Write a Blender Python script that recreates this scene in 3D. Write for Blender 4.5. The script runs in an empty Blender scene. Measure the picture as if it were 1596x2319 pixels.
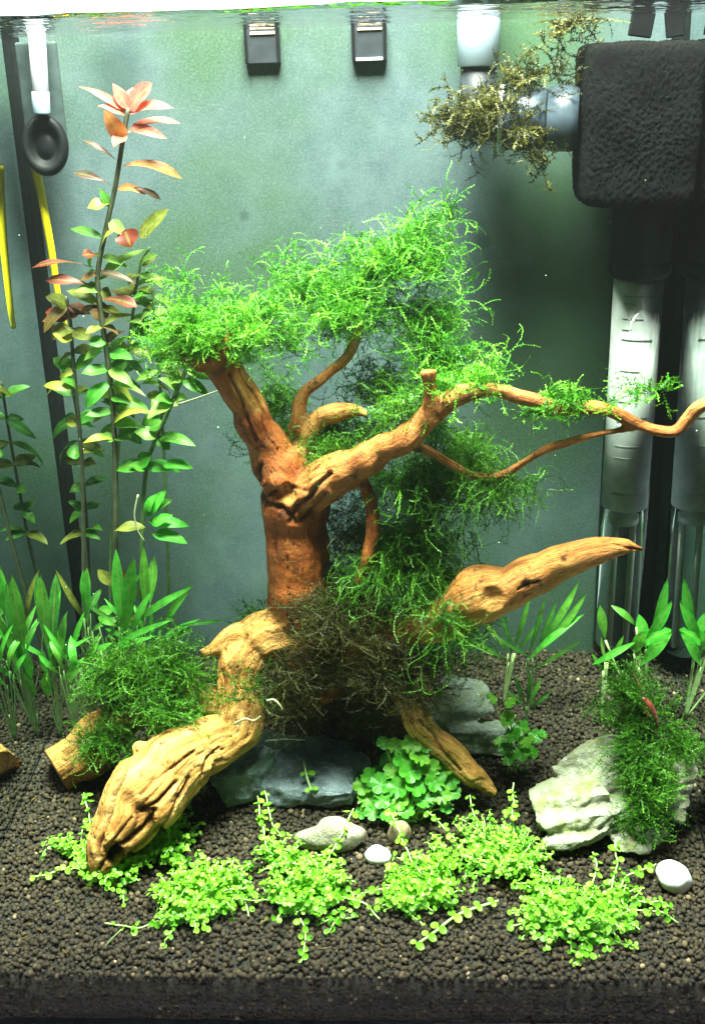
import bpy, bmesh, math, random
import numpy as np
from mathutils import Vector, Matrix, noise, kdtree

random.seed(7); RNG = np.random.default_rng(11)
scene = bpy.context.scene
COL = scene.collection
CM = 0.01                                   # everything below is measured in centimetres

# ------------------------------------------------------------------ camera
CP = np.array([3.2972, -34.9344, 34.2297]); YAW, PIT, ROL, FPX = -.0615, .3673, -.0346, 2691.5
def cam_axes():
    f = np.array([math.sin(YAW)*math.cos(PIT), math.cos(YAW)*math.cos(PIT), -math.sin(PIT)])
    r = np.array([math.cos(YAW), -math.sin(YAW), 0.]); u = np.cross(r, f)
    c, s = math.cos(ROL), math.sin(ROL)
    return c*r+s*u, -s*r+c*u, f
CR, CU, CF = cam_axes()
cd = bpy.data.cameras.new('camera'); cam = bpy.data.objects.new('camera', cd); COL.objects.link(cam)
cd.sensor_fit = 'VERTICAL'; cd.sensor_height = 36; cd.lens = FPX/2319*36
cd.clip_start = .01; cd.clip_end = 50
M = Matrix(((CR[0], CU[0], -CF[0], CP[0]*CM), (CR[1], CU[1], -CF[1], CP[1]*CM), (CR[2], CU[2], -CF[2], CP[2]*CM), (0, 0, 0, 1)))
cam.matrix_world = M; scene.camera = cam

# ------------------------------------------------------------------ light
w = bpy.data.worlds.new('World'); scene.world = w; w.use_nodes = True
w.node_tree.nodes['Background'].inputs[0].default_value = (.80, .90, 1, 1)
w.node_tree.nodes['Background'].inputs[1].default_value = .045
ld = bpy.data.lights.new('aquarium_lamp_light', 'AREA'); ld.shape = 'RECTANGLE'; ld.size = .27; ld.size_y = .22
ld.energy = 52; ld.color = (1, .95, .88)
lo = bpy.data.objects.new('aquarium_lamp_light', ld); COL.objects.link(lo)
lo.location = (0, .03, .80); lo.rotation_euler = (math.radians(6), 0, 0)
scene.view_settings.view_transform = 'Standard'; scene.view_settings.look = 'None'
scene.view_settings.exposure = 0.0; scene.view_settings.gamma = 1
scene.render.engine = 'CYCLES'
scene.cycles.max_bounces = 8; scene.cycles.transparent_max_bounces = 16
scene.cycles.caustics_reflective = False; scene.cycles.caustics_refractive = False

# ------------------------------------------------------------------ measuring helpers
D, HW, ZF, ZB = 22.24, 35.41, 2.403, 4.1516
KS = (ZB-ZF)/D
def at(px, py, Y):
    d = CF+CR*(px-798)/FPX+CU*(1159.5-py)/FPX
    return CP+d*((Y-CP[1])/d[1])
def soil_h(x, y):
    return ZF+KS*y+.14*noise.noise((x*.35, y*.35, 3.1))+.06*noise.noise((x*1.1, y*1.1, 8.))-(.30+.2*noise.noise((x*.6, 0, 1)))*math.exp(-y/.55)
def ground(px, py):
    d = CF+CR*(px-798)/FPX+CU*(1159.5-py)/FPX
    t = (ZF+KS*CP[1]-CP[2])/(d[2]-KS*d[1]); return CP+d*t
def ppc(P): return FPX/float((np.asarray(P)-CP)@CF)       # pixels per centimetre there
def nrm(v):
    v = np.asarray(v, float); n = np.linalg.norm(v); return v/n if n > 1e-9 else v

# ------------------------------------------------------------------ object helpers
def props(o, label=None, cat=None, group=None, kind=None):
    for k, v in (('label', label), ('category', cat), ('group', group), ('kind', kind)):
        if v: o[k] = v
    return o
def thing(name, loc, label, cat, group=None, kind=None):
    o = bpy.data.objects.new(name, None); COL.objects.link(o); o.location = [c*CM for c in loc]
    o.empty_display_size = .01
    o['org'] = [float(c) for c in loc]
    return props(o, label, cat, group, kind)
def build(name, V, F, mat, parent=None, smooth=True, attr=None, kind=None):
    V = np.asarray(V, float)
    if parent is not None: org = np.array(parent['org'])
    else: org = np.array([V[:, 0].mean(), V[:, 1].mean(), V[:, 2].min()])
    me = bpy.data.meshes.new(name)
    L = (V-org)*CM
    if isinstance(F, np.ndarray):
        n, k = F.shape
        me.vertices.add(len(L)); me.vertices.foreach_set('co', L.ravel())
        me.loops.add(n*k); me.loops.foreach_set('vertex_index', F.ravel().astype(np.int32))
        me.polygons.add(n); me.polygons.foreach_set('loop_start', np.arange(0, n*k, k, dtype=np.int32))
        me.update(calc_edges=True)
    else:
        me.from_pydata([tuple(v) for v in L], [], F); me.update()
    me.polygons.foreach_set('use_smooth', [smooth]*len(me.polygons))
    for an, av in (attr or {}).items():
        av = np.asarray(av, float)
        if av.ndim == 1:
            a = me.attributes.new(an, 'FLOAT', 'POINT'); a.data.foreach_set('value', av)
        else:
            a = me.attributes.new(an, 'FLOAT_VECTOR', 'POINT'); a.data.foreach_set('vector', av.ravel())
    me.materials.append(mat)
    o = bpy.data.objects.new(name, me); COL.objects.link(o)
    if parent is not None:
        o.parent = parent; o['org'] = [float(c) for c in org]
    else:
        o.location = org*CM; o['org'] = [float(c) for c in org]
    if kind: o['kind'] = kind
    return o
def box(x0, x1, y0, y1, z0, z1):
    V = [(x, y, z) for z in (z0, z1) for y in (y0, y1) for x in (x0, x1)]
    return V, [(0, 2, 3, 1), (4, 5, 7, 6), (0, 1, 5, 4), (2, 6, 7, 3), (0, 4, 6, 2), (1, 3, 7, 5)]
def bevbox(o, wd=.05, seg=2):
    m = o.modifiers.new('bevel', 'BEVEL'); m.width = wd*CM; m.segments = seg
    return o
def join(parts):
    V = []; F = []; n = 0
    for v, f in parts:
        V.extend([tuple(a) for a in v]); F.extend([tuple(i+n for i in q) for q in f]); n += len(v)
    return V, F
def catmull(P, R, sub):
    P = np.asarray(P, float); R = np.asarray(R, float); n = len(P)
    if n < 3: sub_t = np.linspace(0, 1, sub*(n-1)+1); return np.outer(1-sub_t, P[0])+np.outer(sub_t, P[-1]), R[0]*(1-sub_t)+R[-1]*sub_t
    Pe = np.vstack([2*P[0]-P[1], P, 2*P[-1]-P[-2]]); Re = np.r_[R[0], R, R[-1]]
    oP = []; oR = []
    for i in range(n-1):
        for k in range(sub):
            t = k/sub; a, b, c, d = Pe[i:i+4]; e, f, g, h = Re[i:i+4]
            oP.append(.5*((2*b)+(-a+c)*t+(2*a-5*b+4*c-d)*t*t+(-a+3*b-3*c+d)*t**3)); oR.append(f+(g-f)*t)
    oP.append(P[-1]); oR.append(R[-1]); return np.array(oP), np.array(oR)
def tube(P, R, n=10, caps=True):
    P = np.asarray(P, float); R = np.broadcast_to(np.asarray(R, float), (len(P),))
    T = np.gradient(P, axis=0); T /= np.linalg.norm(T, axis=1)[:, None]+1e-12
    a = nrm(np.cross(T[0], (0.3, 1, .2))); V = []; F = []
    for i in range(len(P)):
        a = nrm(a-T[i]*(a@T[i])); b = np.cross(T[i], a)
        for k in range(n):
            th = 2*math.pi*k/n; V.append(P[i]+R[i]*(math.cos(th)*a+math.sin(th)*b))
    for i in range(len(P)-1):
        for k in range(n):
            k2 = (k+1) % n; F.append((i*n+k, i*n+k2, (i+1)*n+k2, (i+1)*n+k))
    if caps:
        F.append(tuple(range(n-1, -1, -1))); F.append(tuple((len(P)-1)*n+k for k in range(n)))
    return V, F
def lathe(prof, base, axis=(0, 0, 1), n=28):
    ax = nrm(axis); a = nrm(np.cross(ax, (.31, .9, .2))); b = np.cross(ax, a); V = []; F = []
    for (r, h) in prof:
        for k in range(n):
            th = 2*math.pi*k/n; V.append(np.asarray(base)+ax*h+r*(math.cos(th)*a+math.sin(th)*b))
    for i in range(len(prof)-1):
        for k in range(n):
            k2 = (k+1) % n; F.append((i*n+k, i*n+k2, (i+1)*n+k2, (i+1)*n+k))
    F.append(tuple(range(n-1, -1, -1))); F.append(tuple((len(prof)-1)*n+k for k in range(n)))
    return V, F
def remesh(V, F, voxel):
    me = bpy.data.meshes.new('tmp'); me.from_pydata([tuple(v) for v in V], [], F); me.update()
    o = bpy.data.objects.new('tmp', me); COL.objects.link(o)
    m = o.modifiers.new('r', 'REMESH'); m.mode = 'VOXEL'; m.voxel_size = voxel
    dg = bpy.context.evaluated_depsgraph_get(); ev = o.evaluated_get(dg); em = ev.to_mesh()
    n = len(em.vertices); co = np.empty(n*3); em.vertices.foreach_get('co', co)
    no = np.empty(n*3); em.vertices.foreach_get('normal', no)
    Fo = np.array([tuple(p.vertices) for p in em.polygons if len(p.vertices) == 4], dtype=np.int64)
    ev.to_mesh_clear(); bpy.data.objects.remove(o); bpy.data.meshes.remove(me)
    return co.reshape(-1, 3), no.reshape(-1, 3), Fo
def relax(V, F, it=2):
    E = np.vstack([F[:, [0, 1]], F[:, [1, 2]], F[:, [2, 3]], F[:, [3, 0]]])
    for _ in range(it):
        S = np.zeros_like(V); c = np.zeros(len(V))
        np.add.at(S, E[:, 0], V[E[:, 1]]); np.add.at(S, E[:, 1], V[E[:, 0]])
        np.add.at(c, E[:, 0], 1); np.add.at(c, E[:, 1], 1)
        V = .4*V+.6*S/c[:, None]
    return V

# ------------------------------------------------------------------ materials
def newmat(name):
    m = bpy.data.materials.new(name); m.use_nodes = True; nt = m.node_tree
    for n in list(nt.nodes): nt.nodes.remove(n)
    out = nt.nodes.new('ShaderNodeOutputMaterial')
    return m, nt, out
def N(nt, t, **kw):
    n = nt.nodes.new(t)
    for k, v in kw.items():
        if k.startswith('i_'):
            key = k[2:]; key = int(key) if key.isdigit() else key.replace('_', ' ')
            n.inputs[key].default_value = v
        else: setattr(n, k, v)
    return n
def cmcoord(nt, sc=(1, 1, 1)):
    t = N(nt, 'ShaderNodeTexCoord'); mp = N(nt, 'ShaderNodeMapping'); mp.inputs['Scale'].default_value = [100*s for s in sc]
    nt.links.new(t.outputs['Object'], mp.inputs[0]); return mp.outputs[0]
def ramp(nt, fac, stops):
    r = N(nt, 'ShaderNodeValToRGB'); e = r.color_ramp.elements
    while len(e) < len(stops): e.new(.5)
    for q, (p, c) in zip(e, stops): q.position = p; q.color = (*c, 1)
    nt.links.new(fac, r.inputs[0]); return r.outputs[0]
def mixc(nt, fac, a, b, mode='MIX'):
    m = N(nt, 'ShaderNodeMix', data_type='RGBA', blend_type=mode)
    for s, i in ((fac, 0), (a, 6), (b, 7)):
        if hasattr(s, 'links'): nt.links.new(s, m.inputs[i])
        elif isinstance(s, (int, float)): m.inputs[i].default_value = s
        else: m.inputs[i].default_value = (*s, 1)
    return m.outputs[2]
def noisetex(nt, co, scale, detail=4, rough=.55):
    n = N(nt, 'ShaderNodeTexNoise', i_Scale=scale, i_Detail=detail, i_Roughness=rough); nt.links.new(co, n.inputs['Vector']); return n.outputs['Fac']
def plain(name, col, rough=.5, var=.25, scale=2., bump=.0, metal=0., spec=.5, coat=0.):
    m, nt, out = newmat(name); co = cmcoord(nt)
    f = noisetex(nt, co, scale, 5)
    c = ramp(nt, f, [(.3, tuple(x*(1-var) for x in col)), (.7, tuple(min(1, x*(1+var)) for x in col))])
    b = N(nt, 'ShaderNodeBsdfPrincipled', i_Roughness=rough, i_Metallic=metal, i_Specular_IOR_Level=spec)
    nt.links.new(c, b.inputs['Base Color'])
    if bump:
        bp = N(nt, 'ShaderNodeBump', i_Strength=bump, i_Distance=.001); nt.links.new(noisetex(nt, co, scale*3, 6), bp.inputs['Height']); nt.links.new(bp.outputs[0], b.inputs['Normal'])
    nt.links.new(b.outputs[0], out.inputs[0]); return m
def leafmat(name, stops, attr=None, trans=.45, rough=.45, spec=.3, scale=3., vein=False):
    m, nt, out = newmat(name)
    if attr:
        a = N(nt, 'ShaderNodeAttribute', attribute_name=attr); fac = a.outputs['Fac']
    else:
        fac = noisetex(nt, cmcoord(nt), scale, 3)
    c = ramp(nt, fac, stops)
    if vein:
        md = N(nt, 'ShaderNodeAttribute', attribute_name='mid').outputs['Fac']; co = cmcoord(nt)
        c = mixc(nt, ramp(nt, md, [(.04, (.32, .32, .32)), (.2, (0, 0, 0))]), c, (.36, .44, .10))
        c = mixc(nt, ramp(nt, noisetex(nt, co, 1.6, 5, .7), [(.56, (0, 0, 0)), (.68, (.6, .6, .6))]), c, (.075, .06, .02))
        c = mixc(nt, ramp(nt, noisetex(nt, co, .5, 2), [(.35, (.3, .3, .3)), (.55, (0, 0, 0))]), c, (.03, .08, .015))
    b = N(nt, 'ShaderNodeBsdfPrincipled', i_Roughness=rough, i_Specular_IOR_Level=spec); nt.links.new(c, b.inputs['Base Color'])
    t = N(nt, 'ShaderNodeBsdfTranslucent'); nt.links.new(mixc(nt, .5, c, (1., 1., .35), 'MULTIPLY'), t.inputs[0])
    s = N(nt, 'ShaderNodeMixShader', i_0=trans); nt.links.new(b.outputs[0], s.inputs[1]); nt.links.new(t.outputs[0], s.inputs[2])
    nt.links.new(s.outputs[0], out.inputs[0]); return m
def glassmat(name, refl, tint=(1, 1, 1), fres=None, rough=.0, bump=0.):
    m, nt, out = newmat(name)
    t = N(nt, 'ShaderNodeBsdfTransparent'); t.inputs[0].default_value = (*tint, 1)
    g = N(nt, 'ShaderNodeBsdfGlossy', i_Roughness=rough); g.inputs[0].default_value = (*refl, 1) if isinstance(refl, tuple) else (refl, refl, refl, 1)
    s = N(nt, 'ShaderNodeMixShader')
    if bump:
        co = cmcoord(nt); bp = N(nt, 'ShaderNodeBump', i_Strength=bump, i_Distance=.004)
        nt.links.new(noisetex(nt, co, .55, 3), bp.inputs['Height']); nt.links.new(bp.outputs[0], g.inputs['Normal'])
    if fres:
        f = N(nt, 'ShaderNodeFresnel', i_IOR=fres); nt.links.new(f.outputs[0], s.inputs[0])
        if bump: nt.links.new(bp.outputs[0], f.inputs['Normal'])
    else: s.inputs[0].default_value = .72
    nt.links.new(t.outputs[0], s.inputs[1]); nt.links.new(g.outputs[0], s.inputs[2]); nt.links.new(s.outputs[0], out.inputs[0])
    return m

MT = {}
def back_film():
    m, nt, out = newmat('grey_film'); co = cmcoord(nt)
    big = noisetex(nt, co, .09, 3); mid = noisetex(nt, co, .5, 6, .7); fine = noisetex(nt, co, 9., 4, .8)
    c = ramp(nt, mid, [(.3, (.058, .092, .104)), (.7, (.104, .150, .158))])
    # a greener film of algae over part of the pane
    c = mixc(nt, ramp(nt, big, [(.44, (0, 0, 0)), (.60, (.85, .85, .85))]), c, (.045, .095, .045))
    c = mixc(nt, ramp(nt, fine, [(.45, (0, 0, 0)), (.75, (.6, .6, .6))]), c, (.165, .21, .22))
    # algae spots and film, painted shade of things behind the pane, broad dark patches
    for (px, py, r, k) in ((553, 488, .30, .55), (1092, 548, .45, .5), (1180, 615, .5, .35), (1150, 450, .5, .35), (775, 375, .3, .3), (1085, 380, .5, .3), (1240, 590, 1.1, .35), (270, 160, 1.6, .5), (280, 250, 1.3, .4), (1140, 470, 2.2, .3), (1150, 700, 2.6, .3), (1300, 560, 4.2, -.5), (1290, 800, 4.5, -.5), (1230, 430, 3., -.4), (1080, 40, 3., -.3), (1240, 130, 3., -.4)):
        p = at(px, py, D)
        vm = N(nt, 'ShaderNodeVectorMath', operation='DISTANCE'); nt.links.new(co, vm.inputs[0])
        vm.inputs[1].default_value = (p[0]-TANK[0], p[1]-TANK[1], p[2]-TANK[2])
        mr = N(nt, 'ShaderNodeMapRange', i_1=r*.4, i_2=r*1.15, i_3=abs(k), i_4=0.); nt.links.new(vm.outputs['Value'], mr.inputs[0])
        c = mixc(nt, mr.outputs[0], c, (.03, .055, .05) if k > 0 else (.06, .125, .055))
    b = N(nt, 'ShaderNodeBsdfPrincipled', i_Roughness=1., i_Specular_IOR_Level=0.); nt.links.new(c, b.inputs['Base Color'])
    bp = N(nt, 'ShaderNodeBump', i_Strength=.12, i_Distance=.002); nt.links.new(fine, bp.inputs['Height']); nt.links.new(bp.outputs[0], b.inputs['Normal'])
    nt.links.new(b.outputs[0], out.inputs[0]); return m
TANK = (0., D/2, 0.)
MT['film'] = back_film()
MT['side'] = glassmat('side_glass', (.76, .82, .80), (.85, .92, .90), .75)
MT['front'] = glassmat('clear_glass', .5, (.99, 1, .995), 1.1)
MT['water'] = glassmat('water_surface', .95, (1, 1, 1), 1.33, 0., .95)
MT['silicone'] = plain('black_silicone', (.006, .008, .008), .6, .3, 3, spec=.1)
MT['whiteplastic'] = plain('white_plastic', (.50, .53, .58), .35, .06, 1.5)
MT['black'] = plain('black_plastic', (.006, .007, .008), .55, .3, 2, spec=.12)
MT['darkgrey'] = plain('dark_grey_plastic', (.018, .024, .032), .55, .3, 2)
MT['grey'] = plain('grey_plastic', (.055, .08, .105), .35, .25, 1.2)
MT['tan'] = plain('tan_tape', (.55, .45, .28), .7, .3, 3)
MT['yellow'] = plain('yellow_rubber', (.80, .68, .01), .4, .1, 1)
MT['sponge'] = plain('black_sponge', (.0045, .005, .005), .95, .6, 9, 1.0, spec=.1)
MT['table'] = plain('table_laminate', (.50, .53, .60), .5, .08, 1)
MT['pvc'] = plain('pale_blue_pipe', (.40, .53, .63), .35, .06, .8)

# ------------------------------------------------------------------ tank and soil
tank = thing('glass_tank', TANK, 'clear glass aquarium tank with grey film on its back pane', 'aquarium')
G = .003
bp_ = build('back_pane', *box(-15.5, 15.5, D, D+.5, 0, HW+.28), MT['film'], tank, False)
build('left_pane', *box(-15.5, -15, -.5, D-G, 0, 38), MT['side'], tank, False)
build('right_pane', *box(15, 15.5, -.5, D-G, 0, 38), MT['side'], tank, False)
build('front_pane', *box(-15+G, 15-G, -.5, -G, 0, 38), MT['front'], tank, False)
build('bottom_pane', *box(-15.5, 15.5, -.5, D+.5, -.5, -G), MT['front'], tank, False)
for sx in (-1, 1):
    a = []; 
    for k in range(7):
        th = math.pi/2*k/6; a.append((.40*(1-math.sin(th)), .40*(1-math.cos(th))))
    ring = [(0, 0)]+a
    V = []; F = []
    for z in (.02, HW+.1):
        for (u, v) in ring: V.append((sx*(15-.004-u), D-.006-v, z))
    n = len(ring)
    for i in range(n): F.append((i, (i+1) % n, n+(i+1) % n, n+i))
    build('silicone_seam', V, F, MT['silicone'], tank)
bright_bar = build('rim', *box(-15.6, 15.6, D+.03, D+.9, HW+.3, HW+3.2), plain('rim_plastic', (.42, .46, .45), .5, .55, .35), tank, False); bevbox(bright_bar, .12)  # pale bar added to give the bright glow above the waterline

tb = build('table', *box(-60, 60, -8, 60, -3.2, -.52), MT['table'], None, False); props(tb, kind='structure')

m, nt, out = newmat('wet_soil'); a = N(nt, 'ShaderNodeAttribute', attribute_name='tone')
c = ramp(nt, a.outputs['Fac'], [(0, (.020, .0145, .009)), (.55, (.055, .040, .025)), (.86, (.10, .072, .046)), (.93, (.17, .12, .07)), (1, (.42, .32, .2))])
b = N(nt, 'ShaderNodeBsdfPrincipled', i_Roughness=.75, i_Specular_IOR_Level=.25); nt.links.new(c, b.inputs['Base Color']); nt.links.new(b.outputs[0], out.inputs[0])
MT['grain'] = m
MT['soilbase'] = plain('dark_soil', (.012, .010, .008), .9, .5, 4, .5)

nx, ny = 60, 46; V = []; F = []
for j in range(ny+1):
    for i in range(nx+1):
        x = -14.97+29.94*i/nx; y = .12+(D-.2)*j/ny; V.append((x, y, soil_h(x, y)-.16))
for j in range(ny):
    for i in range(nx):
        q = j*(nx+1)+i; F.append((q, q+1, q+nx+2, q+nx+1))
top = len(V)
for i in range(nx+1): V.append((-14.97+29.94*i/nx, .12, .02))
for i in range(nx): F.append((top+i, top+i+1, i+1, i))
so = build('soil', V, F, MT['soilbase']); props(so, kind='structure')

ico_v = []
t_ = (1+5**.5)/2
for v in [(-1, t_, 0), (1, t_, 0), (-1, -t_, 0), (1, -t_, 0), (0, -1, t_), (0, 1, t_), (0, -1, -t_), (0, 1, -t_), (t_, 0, -1), (t_, 0, 1), (-t_, 0, -1), (-t_, 0, 1)]: ico_v.append(nrm(v))
ico_v = np.array(ico_v)
ico_f = np.array([(0, 11, 5), (0, 5, 1), (0, 1, 7), (0, 7, 10), (0, 10, 11), (1, 5, 9), (5, 11, 4), (11, 10, 2), (10, 7, 6), (7, 1, 8), (3, 9, 4), (3, 4, 2), (3, 2, 6), (3, 6, 8), (3, 8, 9), (4, 9, 5), (2, 4, 11), (6, 2, 10), (8, 6, 7), (9, 8, 1)])
def ico(sub):
    V = [tuple(v) for v in ico_v]; F = [tuple(f) for f in ico_f]
    for _ in range(sub):
        cache = {}; F2 = []
        def mid(a, b):
            k = (min(a, b), max(a, b))
            if k not in cache: cache[k] = len(V); V.append(tuple(nrm(np.add(V[a], V[b]))))
            return cache[k]
        for (a, b, c) in F:
            ab, bc, ca = mid(a, b), mid(b, c), mid(c, a); F2 += [(a, ab, ca), (b, bc, ab), (c, ca, bc), (ab, bc, ca)]
        F = F2
    return np.array(V), np.array(F)
def grains():
    C = []; S = []
    y = .14
    while y < D-.1:
        x = -14.9
        while x < 14.9:
            jx, jy = RNG.normal(0, .06, 2)
            s = RNG.uniform(.06, .15)
            X, Y = np.clip(x+jx, -14.85, 14.85), np.clip(y+jy, .15, D-.15)
            C.append((X, Y, soil_h(X, Y)-.1+RNG.uniform(-.06, .07))); S.append(s); x += .178
        y += .165
    z = .12                                            # the grains seen through the front pane
    while z < ZF-.4:
        x = -14.9
        while x < 14.9:
            C.append((x+RNG.normal(0, .05), .14+RNG.uniform(0, .03), min(z+RNG.normal(0, .05), ZF-.48))); S.append(RNG.uniform(.08, .135)); x += .2
        z += .19
    for _ in range(1500):                               # a few lie loose on top
        X, Y = RNG.uniform(-14.8, 14.8), RNG.uniform(.3, D-.3); C.append((X, Y, soil_h(X, Y)+.06)); S.append(RNG.uniform(.05, .15))
    C = np.array(C); S = np.array(S); n = len(C)
    A = RNG.normal(size=(n, 3, 3)); Q = np.linalg.qr(A)[0]
    st = S[:, None]*RNG.uniform(.78, 1.2, (n, 3))
    base = ico_v[None]*(1+RNG.uniform(-.14, .14, (n, 12, 1)))
    P = np.einsum('nij,nkj->nki', Q, base*st[:, None, :])+C[:, None, :]
    P[:, :, 1] = P[:, :, 1].clip(.012, D-.01); P[:, :, 0] = P[:, :, 0].clip(-14.99, 14.99); P[:, :, 2] = np.maximum(P[:, :, 2], .01)
    F = (ico_f[None]+12*np.arange(n)[:, None, None]).reshape(-1, 3)
    tone = RNG.beta(2, 3.0, n)*.78
    r = RNG.uniform(size=n); tone[r > .965] = RNG.uniform(.82, .94, (r > .965).sum()); tone[r > .994] = RNG.uniform(.93, 1, (r > .994).sum())
    return P.reshape(-1, 3), F, np.repeat(tone, 12)
V, F, T = grains()
g = build('soil_granules', V, F, MT['grain'], None, True, {'tone': T})
props(g, 'small dark brown baked soil granules covering the tank floor', 'substrate', None, 'stuff')

# water surface
nx, ny = 90, 70; V = []; F = []
for j in range(ny+1):
    for i in range(nx+1):
        x = -14.99+29.98*i/nx; y = .01+(D-.02)*j/ny
        z = HW+.05*noise.noise((x*.25, y*.5, 0))+.03*noise.noise((x*.9, y*1.2, 4))
        e = min(y, D-y); z += .12*math.exp(-e*6); V.append((x, y, z))
for j in range(ny):
    for i in range(nx):
        q = j*(nx+1)+i; F.append((q, q+1, q+nx+2, q+nx+1))
wo = build('water', V, F, MT['water']); props(wo, kind='structure')
m, nt, out = newmat('water_tint'); va = N(nt, 'ShaderNodeVolumeAbsorption', i_Density=4.); va.inputs[0].default_value = (.76, .90, .80, 1)
vs = N(nt, 'ShaderNodeVolumeScatter', i_Density=.045, i_Anisotropy=.3); vs.inputs[0].default_value = (.80, .93, .90, 1)
ad_ = N(nt, 'ShaderNodeAddShader'); nt.links.new(va.outputs[0], ad_.inputs[0]); nt.links.new(vs.outputs[0], ad_.inputs[1])
nt.links.new(ad_.outputs[0], out.inputs['Volume']); MT['tint'] = m; scene.cycles.volume_bounces = 0
wb = build('water_body', *box(-14.996, 14.996, .004, D-.004, .01, HW-.22), m, None, False); props(wb, 'faintly green water filling the tank', 'water', None, 'stuff')

# ------------------------------------------------------------------ driftwood
def woodmat():
    m, nt, out = newmat('driftwood')
    g = N(nt, 'ShaderNodeAttribute', attribute_name='gco').outputs['Vector']
    pale = N(nt, 'ShaderNodeAttribute', attribute_name='pale').outputs['Fac']
    dark = N(nt, 'ShaderNodeAttribute', attribute_name='rot').outputs['Fac']
    co = cmcoord(nt)
    f1 = noisetex(nt, g, 2.6, 6, .65); f2 = noisetex(nt, co, .75, 5, .6); f3 = noisetex(nt, co, 3.2, 5, .7)
    red = ramp(nt, f2, [(.28, (.13, .026, .005)), (.48, (.40, .100, .017)), (.68, (.58, .19, .038))])
    buff = ramp(nt, f1, [(.3, (.44, .175, .03)), (.5, (.68, .35, .085)), (.7, (.86, .56, .20))])
    pn = N(nt, 'ShaderNodeMath', operation='MULTIPLY_ADD', i_1=1.0, i_2=-.52); nt.links.new(noisetex(nt, co, 1.1, 6, .7), pn.inputs[0])
    pa = N(nt, 'ShaderNodeMath', operation='ADD', use_clamp=True); nt.links.new(pn.outputs[0], pa.inputs[0]); nt.links.new(pale, pa.inputs[1])
    c = mixc(nt, pa.outputs[0], red, buff)
    fg = noisetex(nt, g, 9., 5, .7)
    c = mixc(nt, ramp(nt, fg, [(.35, (.55, .55, .55)), (.55, (0, 0, 0))]), c, (.16, .055, .014))
    c = mixc(nt, ramp(nt, noisetex(nt, co, .6, 6, .7), [(.56, (0, 0, 0)), (.70, (.5, .5, .5))]), c, (.085, .085, .02))
    c = mixc(nt, ramp(nt, f1, [(.30, (.7, .7, .7)), (.42, (0, 0, 0))]), c, (.085, .026, .008))
    c = mixc(nt, ramp(nt, f3, [(.27, (.7, .7, .7)), (.33, (0, 0, 0))]), c, (.06, .02, .007))
    c = mixc(nt, ramp(nt, noisetex(nt, co, 1.35, 5, .75), [(.58, (0, 0, 0)), (.66, (.75, .75, .75))]), c, (.035, .013, .006))
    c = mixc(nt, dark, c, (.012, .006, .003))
    b = N(nt, 'ShaderNodeBsdfPrincipled', i_Roughness=.62, i_Specular_IOR_Level=.3); nt.links.new(c, b.inputs['Base Color'])
    bp = N(nt, 'ShaderNodeBump', i_Strength=.7, i_Distance=.0016)
    ad = N(nt, 'ShaderNodeMath', operation='ADD'); nt.links.new(fg, ad.inputs[0]); nt.links.new(f3, ad.inputs[1])
    nt.links.new(ad.outputs[0], bp.inputs['Height']); nt.links.new(bp.outputs[0], b.inputs['Normal'])
    nt.links.new(b.outputs[0], out.inputs[0]); return m
MT['wood'] = woodmat()
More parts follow.
